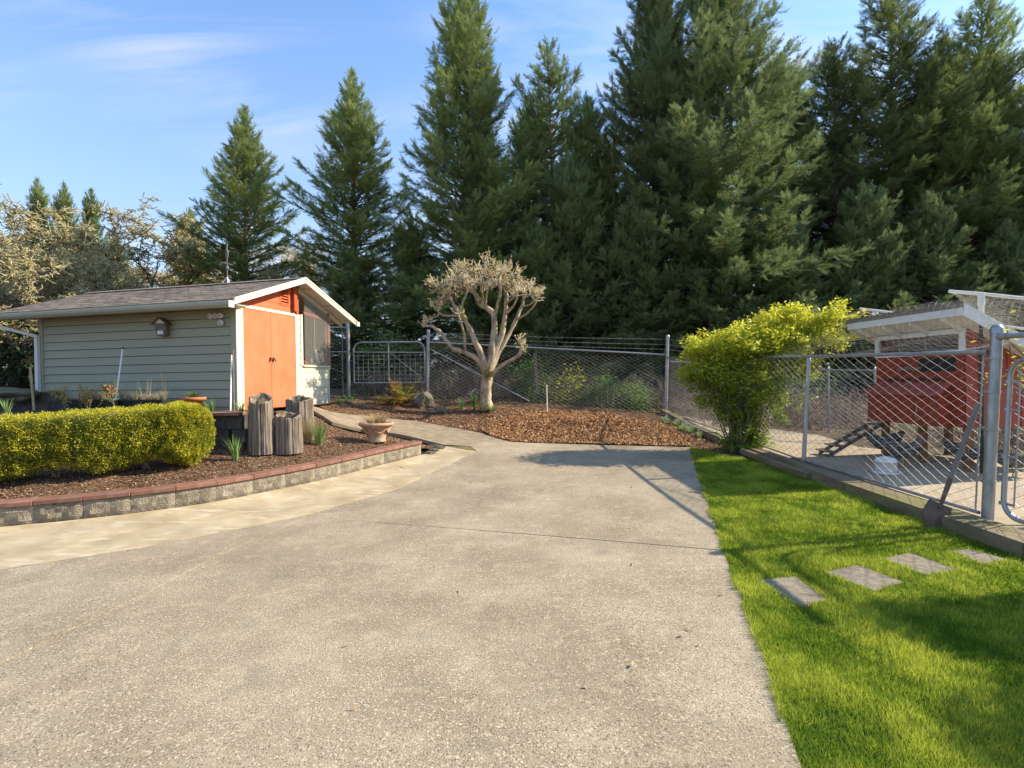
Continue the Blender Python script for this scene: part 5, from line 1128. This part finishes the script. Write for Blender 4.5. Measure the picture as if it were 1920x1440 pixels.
# knobbly crown: secondary sticks then stub twigs, within the flat-topped umbrella
out, tips = [], []
crown_nodes = []
for u, v, dy in [(838,550,-.35),(822,540,-.2),(850,530,-.5),(878,545,.3),(870,525,0),(893,525,.2),(905,515,-.2),(920,520,.3),(938,515,-.25),(950,540,.3),(958,525,0),(972,535,.3),(985,545,.5),(1000,548,.2),(830,565,0),(860,545,.3),(890,545,-.3),(915,540,-.4),(935,535,.4),(968,555,-.3),(1005,562,.1),(818,580,.1),(885,510,-.1),(945,508,.1),(910,500,.1),(858,512,.2)]:
    crown_nodes.append(tp(u, v, dy))
# connect each node to nearest limb point
LP = [tp(u, v, dy) for pts, rs, ys_ in limbs for (u, v), dy in list(zip(pts, ys_))[3:]]
m_ = MB()
for c_ in crown_nodes:
    low = [q for q in LP if q.z < c_.z+.02] or LP
    nr_ = min(low, key=lambda q: (q-c_).length); mid = nr_.lerp(c_, .5)+Vector((random.gauss(0,.05), random.gauss(0,.05), -.04)); m_.tube([nr_, mid, c_], [.034,.026,.02], 6)
    for j in range(3):
        e = c_+Vector((random.gauss(0,.16), random.gauss(0,.18), random.uniform(.02,.2))); m_.tube([c_, c_.lerp(e,.5)+Vector((random.gauss(0,.02),)*3), e], [.02,.016,.012], 5); crown_nodes_extra = tips.append((e, .18))
    tips.append((c_, .2))
m_.build('branches', M_bark, ptree)
tips += [(e, .2) for e, d_, r_ in ends]+[(tp(795,610,-.2), .16), (tp(800,602,-.2), .14), (tp(978,648,-.4), .2), (tp(975,635,-.4), .16), (tp(808,600,-.2), .12), (tp(985,655,-.4),.12)]
A, B, Rd = [], [], []; knobs = []
for c_, sz in tips:
    for k in range(7):
        d = Vector((random.gauss(0,1), random.gauss(0,1), random.gauss(.9,.8))).normalized(); l = sz*random.uniform(.5,1.45); p0 = c_+Vector((random.gauss(0,.035),)*3)
        p1 = p0+d*l*.5; d2 = (d+Vector((random.gauss(0,.5), random.gauss(0,.5), .5))).normalized(); p2 = p1+d2*l*.5
        A += [p0, p1]; B += [p1, p2]; Rd += [.010, .007]; knobs.append(p2); knobs.append(p1)
        for q in range(2):
            d3 = Vector((random.gauss(0,1), random.gauss(0,1), random.gauss(.4,.8))).normalized(); s = p1.lerp(p2, random.random()); e = s+d3*random.uniform(.03,.08); A.append(s); B.append(e); Rd.append(.006); knobs.append(e)
V, Fc = segs(np.array(A), np.array(B), np.array(Rd), 4); mesh_np('twigs', V, Fc, L_twig, ptree, tint=np.repeat(rng.random(len(A)), 8))
K = np.array(knobs); OC = np.array([(1,0,0),(0,1,0),(-1,0,0),(0,-1,0),(0,0,1),(0,0,-1)], float); OF = np.array([(0,1,4),(1,2,4),(2,3,4),(3,0,4),(1,0,5),(2,1,5),(3,2,5),(0,3,5)])
M = np.eye(3)[None]*rng.uniform(.005,.011,len(K))[:, None, None]; V, Fc, t = inst(OC, OF, M, K, rng.random(len(K))); mesh_np('knobs', V, Fc, L_twig, ptree, tint=t)
sel = K[rng.random(len(K)) < .38]; leaves('buds', sel+rng.normal(0,.014,sel.shape), .052, L_bud, ptree)
# moss at crotch and foot
mz = []
for _ in range(1500):
    if random.random() < .6: c_ = tp(914, 697, -.14); q = Vector((random.gauss(0,.06), random.gauss(0,.03), random.gauss(-.04,.09)))
    else: c_ = tp(903, 768, -.12); q = Vector((random.gauss(0,.09), random.gauss(0,.06), abs(random.gauss(.05,.1))))
    mz.append(tuple(c_+q))
leaves('moss', np.array(mz), .03, leafmat('moss', (.16,.15,.01), (.42,.36,.03), .2, var=0), ptree)
gt = tuft('grass_tuft', 'small grass tuft at the foot of the pruned tree', 'grass tuft', tuple(Vector(pt_)+Vector((.18,-.15,.05))), 120, .2, .3, .01, L_daff, .7)
# ------------------------------------------------------------------ conifers
def spray_template(nl, seed, wid=.42, up=.16):
    """feathery twig: needles-clusters left/right/up from an axis of length 1"""
    r = np.random.default_rng(seed); V, Fc = [], []
    for i in range(nl):
        t = .04+.9*i/nl; L_ = wid*(1-.55*t)*r.uniform(.75, 1.15)
        for s in (-1, 1, 0):
            if s == 0 and i % 2: continue
            a = r.uniform(.6, 1.0); dirv = np.array([math.cos(a), s*math.sin(a), r.uniform(-.1, .3)]) if s else np.array([.75, r.uniform(-.3,.3), .75])
            l = L_*(1 if s else .6); p = np.array([t, 0, -.06*math.sin(t*3)]); w = .05
            pr = np.cross(dirv, [0,0,1]); pr = pr/np.linalg.norm(pr)*w
            b = len(V); V += [p-pr, p+pr, p+dirv*l]; Fc.append((b, b+1, b+2))
    b = len(V); V += [(.85,-.05,0),(.85,.05,0),(1.18,0,.03)]; Fc.append((b, b+1, b+2))
    return np.array(V, float), np.array(Fc)
SP = [spray_template(5, 1, .55), spray_template(5, 2, .65), spray_template(4, 5, .5)]
def conifer_mesh(seed, H, R, dens=1.0, bare=.04, prof=.85, up0=.55, droop=.35, spray=.36, trunk_r=None, gap=0, jag=.25, sspace=.16, side=1.0):
    r = np.random.default_rng(seed); Bp, Bd, Bs, Bt = [], [], [], []; A, B, Rd = [], [], []
    z = H*bare; 
    while z < H*.985:
        f = 1-z/H; L0 = R*(f**prof)*(.55+.45*min(1, (z/H-bare)*9+.45)); nb_ = r.integers(4, 7) if f > .12 else 4
        if gap and r.random() < gap: z += H*.02; continue
        az0 = r.uniform(0, 6.28)
        for k in range(int(nb_*dens+.5)):
            az = az0+k*6.283/max(1, int(nb_*dens+.5))+r.normal(0, .35); L_ = max(.12, L0*r.uniform(1-jag*1.5, 1+jag*.8)*(1+.32*mnoise.noise(Vector((math.cos(az)*1.3+seed, math.sin(az)*1.3, z*.75)))*(1 if f > .15 else .3))); zz = z+r.uniform(-.12, .12)
            el = up0*(1-f)**1.2*1.5-droop*f*.6+r.normal(0, .10)+.12
            n = max(3, int(L_/.3)+1); tt = np.linspace(0, 1, n); rad = L_*tt*math.cos(el)
            hz = L_*(math.sin(el)*tt-droop*.55*tt**2*f+.32*droop*tt**4+.10*(tt**3)*(1-f))
            sw_ = r.normal(0, .10)*tt**2*L_
            P_ = np.stack([rad*math.cos(az)-sw_*math.sin(az), rad*math.sin(az)+sw_*math.cos(az), zz+hz], 1)
            A.append(P_[:-1]); B.append(P_[1:]); Rd.append(np.linspace(.012+.012*L_, .006, n-1))
            ns_ = max(3, int(L_/sspace*.9)); t = r.uniform(.12 if L_ < 1.2 else .22, 1, ns_*2)**.8; t[0] = 1; t[1] = .97
            i = np.minimum((t*(n-1)).astype(int), n-2); fr_ = (t*(n-1)-i)[:, None]; pos = P_[i]*(1-fr_)+P_[i+1]*fr_
            dv = unit(P_[i+1]-P_[i]); sd = np.where(r.random(len(t)) < .5, -1, 1)[:, None]; lat = np.stack([-math.sin(az)+0*t, math.cos(az)+0*t, 0*t], 1)*sd
            ang = r.uniform(.35, 1.05, len(t))*(t < .96); dd = dv*np.cos(ang)[:, None]+lat*np.sin(ang)[:, None]; dd[:, 2] += r.normal(-.04, .16, len(t))
            # side branches longer in the middle of a branch
            ll = side*(.30+.55*np.sin(np.clip(t, 0, 1)*math.pi*.85))*np.minimum(L_*.42, .75)*(ang > 0)
            for j in range(3):
                off = ll*(j/3.0)*.9; m_ = (ll > .16*j) | (j == 0)
                q = pos+dd*off[:, None]; q[:, 2] -= .10*off**2; Bp.append(q[m_]); d2 = dd+r.normal(0, .26, dd.shape); Bd.append(d2[m_])
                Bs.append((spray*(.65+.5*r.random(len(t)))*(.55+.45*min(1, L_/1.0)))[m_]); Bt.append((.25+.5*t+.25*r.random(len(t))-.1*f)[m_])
        z += max(.10, .30*(.35+.65*f)*(H/14)**.5)
    Bp, Bd, Bs, Bt = map(np.concatenate, (Bp, Bd, Bs, Bt)); vs, fs, ts = [], [], []; b = 0; w = r.integers(0, 3, len(Bp))
    for k in range(3):
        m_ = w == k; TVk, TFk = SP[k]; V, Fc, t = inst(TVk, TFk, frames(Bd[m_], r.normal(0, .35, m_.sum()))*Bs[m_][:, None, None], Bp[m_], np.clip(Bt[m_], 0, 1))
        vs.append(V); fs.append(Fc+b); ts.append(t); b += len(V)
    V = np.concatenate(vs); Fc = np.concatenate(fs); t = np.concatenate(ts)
    Vt, Ft = segs(np.concatenate(A), np.concatenate(B), np.concatenate(Rd), 3)
    tr_ = trunk_r or H*.0115; zz = np.linspace(-.4, H*.99, 16); xw = np.cumsum(r.normal(0, .012, 16)); 
    return (V, Fc, t), (Vt, Ft), [((xw[i], xw[-i-1]*.5, zz[i]), tr_*(1-zz[i]/H)**.8+.012) for i in range(16)]
def make_conifer(seed, mt, **k):
    (V, Fc, t), (Vt, Ft), tk = conifer_mesh(seed, **k)
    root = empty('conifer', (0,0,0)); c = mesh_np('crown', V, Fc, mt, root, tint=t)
    m_ = MB().tube([p for p, r in tk], [r for p, r in tk], 8); tr_ = m_.build('trunk', M_conbark, root)
    mesh_np('branches', Vt, Ft, M_conbark, root); root['h'] = k['H']; return root
CT = {'A': make_conifer(11, L_con, H=14, R=3.9, dens=1.35, prof=.75, droop=.30, jag=.34, spray=.27, sspace=.115),
      'B': make_conifer(12, L_conb, H=14, R=4.1, dens=1.45, prof=.62, droop=.42, jag=.36, spray=.29, sspace=.13),
      'C': make_conifer(13, L_con, H=14, R=4.2, dens=1.2, prof=.7, up0=.35, droop=.34, jag=.4, gap=.18, spray=.28, sspace=.14),
      'D': make_conifer(14, L_conb, H=7.5, R=2.8, dens=1.5, prof=.7, up0=.8, droop=.2, jag=.4, spray=.25, bare=.02, sspace=.115),
      'E': make_conifer(15, L_cony, H=13.5, R=3.9, dens=1.3, prof=.82, up0=.6, droop=.18, jag=.34, spray=.27, bare=.03, sspace=.125),
      'S': make_conifer(16, L_con, H=14, R=1.5, dens=.45, prof=.5, up0=.3, droop=.3, jag=.5, gap=.35, sspace=.3, bare=.35)}
usedt = set(); GC = 'conifers behind the back fence'
def conif(kind, u, vtop, D, rs=1.0, rz=None, label='', group=None, vbase=None):
    src = CT[kind]; top = at(u, vtop, D); g = gp(top.x, top.y); h = top.z-g; k = h/src['h']
    if kind in usedt: o = copy_tree(src)
    else: o = src; usedt.add(kind)
    o.location = (top.x, top.y, g); o.scale = (k*rs, k*rs, k); o.rotation_euler = (R_(random.uniform(-1.2,1.2)), R_(random.uniform(-1.2,1.2)), rz if rz is not None else random.uniform(0, 6.28))
    tag(o, label, 'conifer', group or GC); return o
trees = [
 ('E',453,198,22,1.0,'open fir with a bare-trunked middle rising behind the shed roof, left of the shed ridge'),
 ('E',660,138,21,1.0,'evenly pointed dense green fir right of the shed ridge, standing free against the sky'),
 ('A',872,-30,19.5,.85,'tall dense fir left of the pruned tree, its tip cut off by the frame'),
 ('C',1043,84,23,.85,'thin-topped fir with bare trunk and sparse branches above the pruned tree'),
 ('A',1108,180,21,.95,'full dark fir just right of the thin-topped one'),
 ('D',1065,300,19.6,.85,'shorter blue-green fir in front, right behind the pruned tree'),
 ('B',1218,-60,21,.76,'huge dark fir left of the middle of the tree wall, reaching out of the picture'),
 ('B',1345,-110,19.5,.85,'broadest fir of the wall with long shaggy branches, behind the yellow-green shrub'),
 ('C',1568,82,22,1.05,'thin pointed fir in the sky gap right of the broadest fir'),
 ('C',1668,-40,22.5,.9,'tall fir with drooping layered branches above the coop roof left side'),
 ('A',1776,70,22,1.0,'narrow fir between the two tall layered firs above the coop'),
 ('C',1832,-20,22,.8,'tall layered fir directly above the netting post'),
 ('E',1880,75,22,.8,'sunlit thin fir near the right edge of the picture'),
 ('C',1975,60,22,.85,'fir cut by the right edge of the picture'),
 ('A',980,185,24,.75,'dark fir filling the gap left of the thin-topped fir'),
 ('D',770,420,20,.9,'low dark fir at the left foot of the tall dense fir'),
 ('D',905,400,19.2,.85,'low bushy fir directly behind the pruned tree crown'),
 ('D',1190,380,19.2,.85,'low bushy fir right of the pruned tree above the back fence'),
 ('D',1000,420,19,.8,'lowest fir just right of the pruned tree crown'),
 ('D',1335,345,19.2,.85,'low bushy fir above the corner fence post'),
 ('D',1475,390,19.0,.85,'low fir above the crown of the yellow-green shrub'),
 ('D',1615,350,19,.85,'low fir just left of and behind the coop roof'),
 ('D',1745,370,19,.85,'low fir with flat fans of foliage behind the netting pipe'),
 ('D',1890,420,19,.8,'low fir at the right edge behind the netting'),
 ('D',660,470,19.5,1.0,'low dark fir behind the right end of the shed roof'),
 ('D',352,400,28,.6,'small dark fir left of the open fir behind the shed'),
 ('A',70,332,42,.55,'leftmost small distant fir above the bare oaks'),
 ('A',122,343,42,.55,'second small distant fir from the left above the bare oaks'),
 ('A',166,352,44,.55,'third small distant fir, touching the oak crown'),
 ('A',215,440,40,1.0,'distant fir hidden behind the mossy oak crown'),
 ('B',1445,120,25,.8,'dark fir filling the background right of the broadest fir'),
 ('B',1280,110,26,.9,'dark fir seen through the gap behind the huge fir'),
 ('B',1700,190,26,.9,'dark backdrop fir behind the layered firs'),
 ('B',1870,200,25,.9,'dark backdrop fir near the right edge'),
 ('B',1560,260,25,.9,'dark backdrop fir below the thin pointed fir'),
 ('B',900,260,25,.9,'dark backdrop fir behind the tall dense fir'),
 ('B',1130,300,25,.9,'dark backdrop fir behind the dead snag'),
]
for kd, u, v, D, rs, lb in trees: conif(kd, u, v, D, rs, None, lb)
CT['S'].location = (0,0,0)
sgp = at(1150, 128, 20.5); sg = CT['S']; g = gp(sgp.x, sgp.y); k = (sgp.z-g)/14; sg.location = (sgp.x, sgp.y, g); sg.scale = (.7*k,.7*k,k); sg.name = 'dead_snag'
tag(sg, 'thin nearly bare snag standing in the sky gap right of the thin-topped fir', 'tree')
# trees outside the view so that the wall of firs goes on
for u, v, D in ((2150,0,22),(2350,40,22),(2600,0,21),(-160,330,40)): conif('A' if D > 20 else 'B', u, v, D, 1.0, None, ['first fir beyond the right edge of the view, nearest the edge','second fir beyond the right edge of the view','farthest fir beyond the right edge of the view','distant fir beyond the left edge of the view'][(2150,2350,2600,-160).index(u)], 'firs beyond the edges of the view')

# ------------------------------------------------------------------ bare mossy oaks
def oak(seed, H, lean=(0,0), nstem=2, tufts=1.0):
    random.seed(seed); out, tips = [], []
    for k in range(nstem): grow((random.uniform(-.2,.2)*k,0,0), (lean[0]+random.gauss(0,.22), lean[1]+random.gauss(0,.2), 1), H*.34, H*.024, 4, out, tips, .34, 5, .10, (2,3), .76, .75)
    root = empty('oak', (0,0,0)); m_ = MB()
    for pts, rs in out: m_.tube(pts, [max(r, .012) for r in rs], 6 if rs[0] > .05 else 4, False)
    m_.build('trunk', M_oakbark, root)
    A, B, Rd = [], [], []
    for pts, rs in out:
        if rs[0] > H*.016: continue
        for _ in range(int((13 if len(pts) else 0)*tufts)):
            i = random.randrange(len(pts)-1); s = pts[i].lerp(pts[i+1], random.random()); d = Vector((random.gauss(0,1), random.gauss(0,1), random.gauss(.1,.8))).normalized(); l = random.uniform(.18,.55)*H/9
            m1 = s+d*l*.5; e = m1+(d+Vector((random.gauss(0,.5), random.gauss(0,.5), random.gauss(.1,.5)))).normalized()*l*.5; A += [s, m1]; B += [m1, e]; Rd += [.018, .013]
            for q in range(4):
                s2 = s.lerp(e, random.random()); e2 = s2+Vector((random.gauss(0,1), random.gauss(0,1), random.gauss(-.1,.8))).normalized()*random.uniform(.06,.22)*H/9; A.append(s2); B.append(e2); Rd.append(.013)
    A = np.array([tuple(a) for a in A]); B = np.array([tuple(b) for b in B]); V, Fc = segs(A, B, np.array(Rd), 3)
    mesh_np('lichen_twigs', V, Fc, L_lichen, root, tint=np.repeat(rng.random(len(A))**1.3, 6))
    root['h'] = H; return root
oks = [oak(31, 9, (.1,0), 2), oak(32, 8, (-.25,0), 3), oak(33, 8.5, (.3,0), 2)]
usedo = set()
for k, u, v, D, w, lb in ((0,222,342,24,1.25,'bare lichen-covered oak with the tallest crown, behind the middle of the shed roof'),(1,30,385,20,1.3,'bare lichen-covered oak at the left edge of the picture'),(2,300,440,23,1.25,'low spreading lichen-covered oak left of the open fir'),
     (1,125,450,21,1.2,'lichen-covered oak with reddish twigs between the left-edge oak and the tallest one'),(0,70,450,27,1.3,'pale oak crown behind the left-edge oak'),(2,-60,425,18,1.2,'lichen-covered oak cut by the left edge'),(0,170,460,19,1.1,'low pale oak just above the left end of the shed ridge'),
     (2,345,470,26,1.2,'small pale oak crown touching the left side of the open fir'),(1,255,470,20,1.1,'low pale oak above the middle of the shed roof'),(2,60,455,16.5,1.0,'nearest low pale oak above the left eave of the shed'),(0,525,420,27,1.1,'pale oak crown glimpsed between the two free-standing firs'),(1,-10,440,17,1.2,'low pale oak in the far left corner above the rhododendron')):
    src = oks[k]; bb = max((Matrix.Translation((0,0,0)) @ Vector(c_)).z for ch in src.children for c_ in [ch.bound_box[i] for i in range(8)]) if src.children else src['h']
    o = copy_tree(src) if k in usedo else src; usedo.add(k)
    top = at(u, v, D); g = gp(top.x, top.y); s = (top.z-g)/bb; o.location = (top.x, top.y, g); o.scale = (s*w, s*w, s); o.rotation_euler = (0,0,random.uniform(0,6.28)); tag(o, lb, 'tree', 'bare lichen-covered oaks')
# undergrowth mass far behind on the left and under the firs (could not be counted)
def bushmass(name, c, r, n, mt, size, kind=None, label=None, cat=None, group=None, parent=None, zmin=0, clump=30, T_=(LEAF5, LF5)):
    ncl = max(4, n//clump); q = unit(rng.normal(0, 1, (ncl, 3)))*(rng.random(ncl)**.4)[:, None]; q[:, 2] = np.abs(q[:, 2])
    cl_ = q*np.array(r); w = rng.integers(0, ncl, n); P_ = cl_[w]+rng.normal(0, size*2.2, (n, 3)); P_[:, 2] = np.maximum(P_[:, 2], zmin)
    ti = np.clip(.25+.5*q[w][:, 2]+rng.normal(0, .2, n), 0, 1)
    o = leaves(name, P_, size, mt, parent, None, ti, .5, *T_); o.location = c
    if label: tag(o, label, cat, group)
    if kind: o['kind'] = kind
    return o
for (u, D, rx, rz_, n) in ((40,30,9,3.0,9000),(300,30,8,3.0,7000),(620,24,6,2.6,4500),(850,22,6,2.6,4000),(1100,21.5,6,2.8,4000),(1350,21,6,2.8,4000),(1620,20.5,6,3.0,4000),(1860,20.5,5,3.0,4000)):
    p = at(u, 700, D); bushmass('undergrowth', (p.x, p.y, gp(p.x, p.y)), (rx, 1.5, rz_), n, L_con if u > 500 else L_under, .17, kind='stuff')
# brambles behind the back fence: arching bare canes
def canes(name, x0, x1, y0, y1, n, hmax, rad=.006, mt=None):
    A, B, Rd = [], [], []
    for _ in range(n):
        x, y = random.uniform(x0, x1), random.uniform(y0, y1); a = random.uniform(0, 6.28); L_ = random.uniform(.4, 1.7); h = random.uniform(.15, hmax)*random.uniform(.5, 1); z = gp(x, y); p = Vector((x, y, z)); pr_ = None; r = rad*random.uniform(.6,1.3)
        b = random.gauss(0,.5)
        for i in range(8):
            t = i/7; q = Vector((x+math.cos(a+b*t)*L_*t, y+math.sin(a+b*t)*.6*L_*t, z+h*math.sin(min(math.pi*t*random.uniform(.93,1.03), math.pi))+random.gauss(0,.03)))
            if pr_ is not None: A.append(tuple(pr_)); B.append(tuple(q)); Rd.append(r*(1.1-.6*t))
            pr_ = q
    V, Fc = segs(np.array(A), np.array(B), np.array(Rd), 3); o = mesh_np(name, V, Fc, mt or M_bramble); o['kind'] = 'stuff'; return o
canes('bramble_thicket', -4.6, 5.2, 15.0, 16.8, 1100, 1.15, .0062)
canes('bramble_thicket', 4.7, 9.5, 12.4, 15.2, 700, 1.0, .008)
canes('bramble_thicket', 8.2, 12, 8.6, 11.5, 350, .9, .008)
chips('forest_litter', [(-5,14.8),(5,14.9),(10,12.8),(14,12),(14,20),(-5,20)], G, 13000, .04, .11, L_chip, .02, tilt=.6)
for (u, v, D, rx, rz_, n, mt, lb) in ((1125,705,15.3,.6,.95,1700,L_under,'bright green leafy sapling behind the middle of the back fence'),(1185,712,15.3,.5,.85,1400,L_under,'second leafy green sapling, left of the corner post'),
     (1060,690,15.2,.5,1.1,1000,L_shrub,'yellow-green budding bush right of the grey wooden post behind the fence'),(1010,690,15.1,.35,1.0,800,L_under,'thin leafy bush around the grey wooden post'),(1205,745,14.95,.28,.45,500,L_under,'low dark green bush near the foot of the corner post'),
     (725,640,17.4,1.4,1.8,2400,L_con,'dark evergreen bush above the field gate'),(985,645,15.2,.5,1.5,900,L_under,'leafy climbing branches above the fence rail beside the pruned tree'),(1890,800,13.5,1.0,.7,1100,L_under,'green bush behind the walk gate beyond the run fence'),(1480,640,16,1.3,1.5,2200,L_con,'dark bush behind the run fence left of the coop')):
    p = at(u, v, D); bushmass('leafy_bush', (p.x, p.y, gp(p.x, p.y)), (rx, rx, rz_), n, mt, .075 if mt is not L_con else .11, label=lb, cat='bush', group='bushes behind the fences')
# rhododendron at the far left
rp_ = at(-20, 700, 12.2); rh = P('rhododendron', 'large dark-leaved rhododendron with bronze top left of the shed', 'shrub', (rp_.x-.4, rp_.y, 1.1))
n = 5200; q = unit(rng.normal(0,1,(420,3)))*(rng.random(420)**.3)[:, None]; q[:, 2] = np.abs(q[:, 2]); cl_ = q*np.array([2.3,1.6,1.9])+np.array([0,0,.3]); w = rng.integers(0, 420, n)
P_ = cl_[w]; d = rng.normal(0,1,(n,3)); d[:, 2] = -np.abs(d[:, 2])*.5-.15; M = frames(d, rng.normal(0,.3,n))*(.15*rng.uniform(.7,1.3,n))[:, None, None]
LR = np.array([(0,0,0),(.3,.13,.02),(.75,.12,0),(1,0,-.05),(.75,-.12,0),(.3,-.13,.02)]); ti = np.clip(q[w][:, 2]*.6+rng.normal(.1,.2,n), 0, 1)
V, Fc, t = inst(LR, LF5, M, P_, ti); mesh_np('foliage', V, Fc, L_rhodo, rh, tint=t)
tp_ = q[w][:, 2] > .52; P2 = P_[tp_]+np.array([.05,-.05,.12]); d2 = rng.normal(0,1,(len(P2),3)); d2[:, 2] = np.abs(d2[:, 2])*.2-.2; V, Fc, t = inst(LR, LF5, frames(d2, rng.normal(0,.4,len(P2)))*.14, P2, rng.random(len(P2))); mesh_np('bronze_leaves', V, Fc, L_rhodo2, rh, tint=t)  # lighter bronze leaves over the upper clusters
m_ = MB()
for k in range(10): a = random.uniform(0,6.28); m_.tube([(0,0,-.1),(math.cos(a)*.5,math.sin(a)*.4,.6),(math.cos(a)*1.3,math.sin(a)*.9,1.3)], [.06,.045,.02], 6)
m_.build('stems', M_oakbark, rh)['kind'] = 'stuff'
# rose bush on the terrace
rs_ = at(150, 768, 9.3); rose = P('rose_bush', 'small rose bush with reddish-yellow new leaves between the hedge and the siding', 'rose bush', (rs_.x, rs_.y, 1.0)); out, tips = [], []
for k in range(9): grow((random.uniform(-.35,.35), random.uniform(-.1,.1), 0), (random.gauss(0,.5), random.gauss(0,.3), 1), .34, .010, 1, out, tips, .2, 4, .05, (2,3), .6, .7)
m_ = MB()
for pts, r_ in out: m_.tube(pts, [max(r,.004) for r in r_], 4, False)
m_.build('stems', M_stem, rose)['kind'] = 'stuff'; pp = np.array([tuple(q) for pts, d in tips for q in pts[1:] for _ in range(9)]); leaves('leaves', pp+rng.normal(0,.03,pp.shape), .038, leafmat('rose_leaf', (.30,.32,.06), (.62,.40,.12), .4, var=0), rose)
rs2 = at(212, 756, 9.2); rose2 = P('rose_bush', 'few reddish-leaved rose shoots in front of the short wooden post', 'rose bush', (rs2.x, rs2.y, 1.0)); out, tips = [], []
for k in range(4): grow((random.uniform(-.08,.08), 0, 0), (random.gauss(0,.3), random.gauss(0,.3), 1), .36, .009, 1, out, tips, .2, 4, .05, (2,2), .6, .6)
m_ = MB()
for pts, r_ in out: m_.tube(pts, [max(r,.004) for r in r_], 4, False)
m_.build('stems', M_stem, rose2)['kind'] = 'stuff'; pp = np.array([tuple(q) for pts, d in tips for q in pts[1:] for _ in range(7)]); leaves('leaves', pp+rng.normal(0,.03,pp.shape), .036, bpy.data.materials['rose_leaf'], rose2)
# sword fern with real fronds, rocks
fp = onf(752, 757, mound); fern = P('sword_fern', 'bronze and green sword fern in the mulch in front of the field gate', 'fern', fp)
nf = 46; bs, ds_, sz_, tn = [], [], [], []
for k in range(nf):
    a = random.uniform(0, 6.28); L_ = random.uniform(.75,1.1); el = random.uniform(.3,1.35); tcol = random.random()
    for i in range(22):
        t = (i+1)/22; x = L_*t*math.cos(el)*(1+.1*t); z = L_*(math.sin(el)*t-.55*math.cos(el)*t*t*.9)+.04; base = Vector((math.cos(a)*x, math.sin(a)*x, max(z,.01)))
        for s in (-1, 1):
            bs.append(tuple(base)); ds_.append((math.cos(a)*.45-math.sin(a)*s, math.sin(a)*.45+math.cos(a)*s, random.gauss(-.1,.2))); sz_.append(.14*(math.sin(math.pi*min(1,t*.93+.05))**.6)); tn.append(tcol)
LP_ = np.array([(0,0,0),(.4,.11,0),(1,0,-.03),(.4,-.11,0)]); V, Fc, t = inst(LP_, TRI, frames(np.array(ds_), rng.normal(0,.3,len(bs)))*np.array(sz_)[:, None, None], np.array(bs), np.array(tn)); mesh_np('fronds', V, Fc, L_fern, fern, tint=t)
tuft('dead_fronds', None, None, (0,0,0), 140, .12, .42, .014, L_straw, 1.1, parent=fern, col=(0,.3))
def rock(label, loc, r, seed):
    bm = bmesh.new(); bmesh.ops.create_icosphere(bm, subdivisions=3, radius=1)
    for v in bm.verts: n_ = mnoise.noise(v.co*1.4+Vector((seed,0,0)))*.35+mnoise.noise(v.co*4+Vector((seed,3,0)))*.10; v.co = Vector((v.co.x*r[0], v.co.y*r[1], v.co.z*r[2]))*(1+n_)
    me = bpy.data.meshes.new('rock'); bm.to_mesh(me); bm.free(); o = ob('rock', me, M_rock); o.location = loc; tag(o, label, 'rock'); return o
for (u, v, D, r, lb) in ((793,742,13.6,(.26,.22,.30),'large dark mossy rock right behind the sword fern'),(826,752,13.2,(.17,.13,.10),'small pale rock between the sword fern and the pruned tree'),(30,740,10.4,(.42,.3,.14),'mossy boulder on top of the block wall at the left edge'),(806,754,13.1,(.14,.12,.08),'small mossy stone touching the big rock')):
    p = at(u, v, D); p.z = p.z if u < 100 else mound(p.x, p.y)+r[2]*.35; rock(lb, p, r, u)
for (u, v) in ((812,845),(824,840),(806,850)):
    x, y = UP(u, v); rock(['flat broken concrete piece by the end of the curb wall','small broken paver next to the path corner','loose stone between the curb end and the path'][(812,824,806).index(u)], (x, y, G(x, y)+.01), (.11,.07,.03), u)
# unseen tree added outside the right edge to shade the lawn; bare sapling beside it
def shade(name, loc, seed, blobs, n, label):
    random.seed(seed); t = P(name, label, 'tree', loc); out, tips = [], []
    m_ = MB(); P_ = []
    for c_, r in blobs:
        m_.tube([(0,0,-.1), (c_[0]*.4, c_[1]*.4, c_[2]*.5), c_], [.07,.05,.02], 6); k = int(n*r[0]*r[1]); q = unit(rng.normal(0,1,(k,3)))*(rng.random(k)**.5)[:, None]; P_.append(np.array(c_)+q*np.array(r))
        for j in range(8): e = Vector(c_)+Vector((random.gauss(0,r[0]*.6), random.gauss(0,r[1]*.6), random.gauss(0,r[2]*.5))); m_.tube([c_, e], [.018,.006], 4)
    m_.build('trunk', M_stem, t); leaves('crown', np.concatenate(P_), .07, L_shrub, t, None, None, .5, LEAF5, LF5); return t
shade('lawn_shade_tree', (6.7, 3.25, 0), 5, [((-.2,.35,2.1),(.9,.55,.5)),((.3,.1,1.6),(.9,.6,.6)),((-.3,-.9,2.3),(.7,.8,.5)),((-.9,.55,2.1),(.5,.28,.3)),((.6,-1.2,1.6),(.9,.9,.7)),((.2,-.6,2.9),(.7,.8,.4))], 11000, 'leafy tree added outside the right edge of the view to shade the lawn')
bt_ = P('bare_sapling', 'bare sapling outside the right edge of the view', 'tree', (5.9, 4.95, 0)); out, tips = [], []
random.seed(9)
for k in range(3): grow((0,0,0), (random.gauss(-.35,.2), random.gauss(0,.25), 1), 1.15, .03, 2, out, tips, .22, 5, .03, (2,3), .7, .6)
m_ = MB()
for pts, r_ in out: m_.tube(pts, [max(r,.008) for r in r_], 5, False)
m_.build('trunk', M_stem, bt_); pp = np.array([tuple(q) for pts, d in tips for q in pts[2:] for _ in range(8)]); leaves('crown', pp+rng.normal(0,.07,pp.shape), .05, L_shrub, bt_, None, None, .5)
